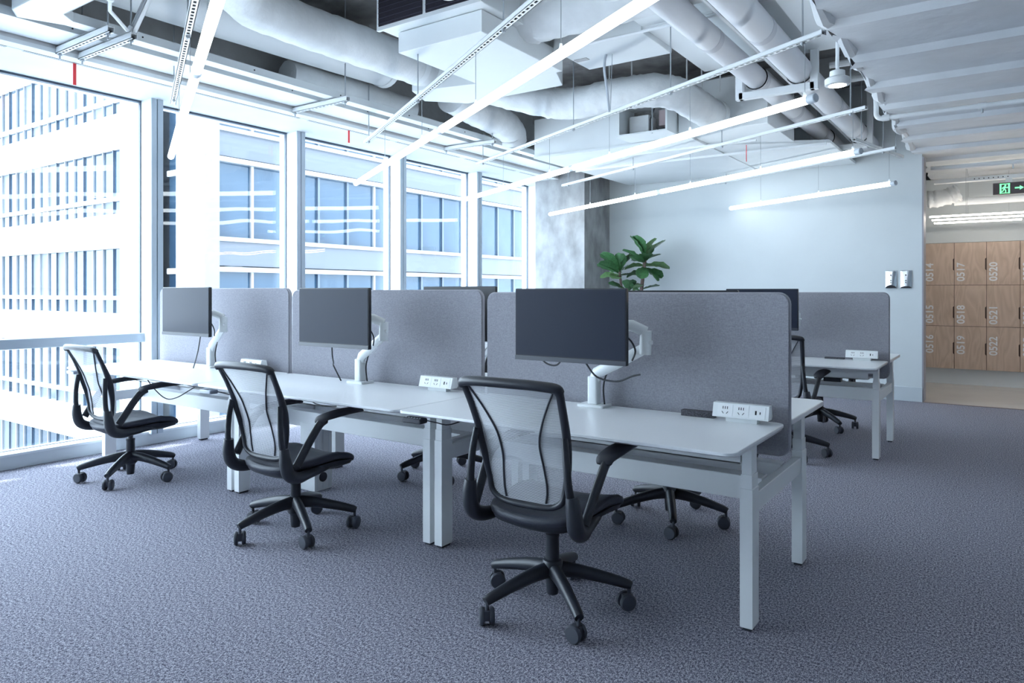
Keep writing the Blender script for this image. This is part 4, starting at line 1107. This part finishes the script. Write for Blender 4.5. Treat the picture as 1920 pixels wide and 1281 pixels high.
# ================================================================== PLANT
pt = thing('fiddle_leaf_fig', 'green fiddle leaf fig plant against the back wall', 'plant', (-4.42, 9.45, 0))
MB().lathe([(0.14, 0), (0.16, 0.02), (0.19, 0.40), (0.18, 0.41), (0.17, 0.38)], (0, 0, 0), 24).build('plant_pot', pot_m, pt)
MB().lathe([(0.01, 0.375), (0.172, 0.38), (0.172, 0.36)], (0, 0, 0), 24).build('soil', mat('soil', (0.05, 0.04, 0.03), 0.95), pt)
T(spline([(0.02, 0, 0.36), (0.05, 0.0, 0.9), (0.10, 0, 1.35), (0.16, 0, 1.85)], 5), 0.026, 10).build('trunk', bark_m, pt)
T(spline([(-0.02, 0, 0.36), (-0.10, 0.0, 0.9), (-0.20, 0, 1.35), (-0.24, -0.02, 1.66)], 5), 0.018, 10).build('trunk', bark_m, pt)
def leaf_mesh(name, m, curl):
    n = 8; v = []; f = []
    for i in range(n + 1):
        t = i / n
        w = 0.47 * (math.sin(PI * min(1, t ** 1.25 * 0.90 + 0.05)) ** 0.6) * (0.50 + 0.55 * t)
        zc = curl * t * t
        for k, u in enumerate((-1, -0.5, 0, 0.5, 1)):
            v.append((t, u * w * 0.9, -zc + 0.16 * abs(u) * w * 1.4 + 0.025 * math.sin(i * 2.4 + k * 2) * abs(u)))
    for i in range(n):
        for k in range(4): f.append((i * 5 + k, i * 5 + k + 1, (i + 1) * 5 + k + 1, (i + 1) * 5 + k))
    mb = MB().add(v, f)
    T2 = MB().tube([(-0.15, 0, 0), (0.5, 0, -curl * 0.25 - 0.004), (0.98, 0, -curl * 0.96 - 0.004)], [0.016, 0.012, 0.004], 6)
    mb.add(T2.v, T2.f)
    return mb.mesh(name, m, True, 80)
LM = [leaf_mesh('leaf', leaf_m, 0.15), leaf_mesh('leaf', leaf2_m, 0.3), leaf_mesh('leaf', leaf_m, -0.15)]
rl = random.Random(11)
def leaf(p, az, el, ln, k):
    o = place('leaf', LM[k], pt, p); o.scale = (ln * 1.12,) * 3
    o.rotation_euler = (rl.uniform(-0.5, 0.5), -math.radians(el), math.radians(az))
# main crown (azimuths: 35 = image right, 215 = image left)
tx, tzz = 0.155, 1.82
for az, el, ln, dz, k in ((200, 60, 0.30, 0.06, 0), (240, 65, 0.30, 0.04, 0), (20, 72, 0.26, 0.04, 1), (40, 58, 0.34, 0.0, 1), (215, 35, 0.32, -0.04, 0), (38, 28, 0.22, -0.02, 0), (30, 8, 0.30, -0.10, 1), (300, 30, 0.24, -0.04, 0),
                          (250, 10, 0.24, -0.06, 2), (215, 5, 0.26, -0.10, 1), (50, -20, 0.26, -0.14, 0), (350, -35, 0.26, -0.12, 0), (280, -30, 0.24, -0.12, 0), (220, -15, 0.26, -0.16, 0), (100, 40, 0.25, 0.0, 2), (150, 20, 0.25, -0.05, 0)):
    leaf((tx, 0, tzz + dz), az, el, ln, k)
for az, el, ln, dz, k in ((215, 48, 0.32, 0.05, 0), (230, 30, 0.32, 0.0, 0), (40, 55, 0.28, 0.04, 0), (20, 70, 0.26, 0.05, 1), (300, 55, 0.24, 0.04, 2), (210, 10, 0.24, -0.04, 1), (35, 8, 0.26, -0.03, 0), (280, 10, 0.22, -0.06, 1), (100, 30, 0.24, 0.0, 0)):
    leaf((-0.24, -0.02, 1.62 + dz), az, el, ln, k)
for az, el, ln, x, z, k in ((35, 30, 0.26, -0.18, 1.36, 1), (230, 25, 0.24, -0.15, 1.38, 0), (300, 40, 0.26, -0.1, 1.36, 0), (40, 20, 0.24, 0.1, 1.38, 0), (215, 20, 0.22, 0.08, 1.36, 2), (330, 35, 0.22, -0.02, 1.36, 1)):
    leaf((x, 0, z), az, el, ln, k)
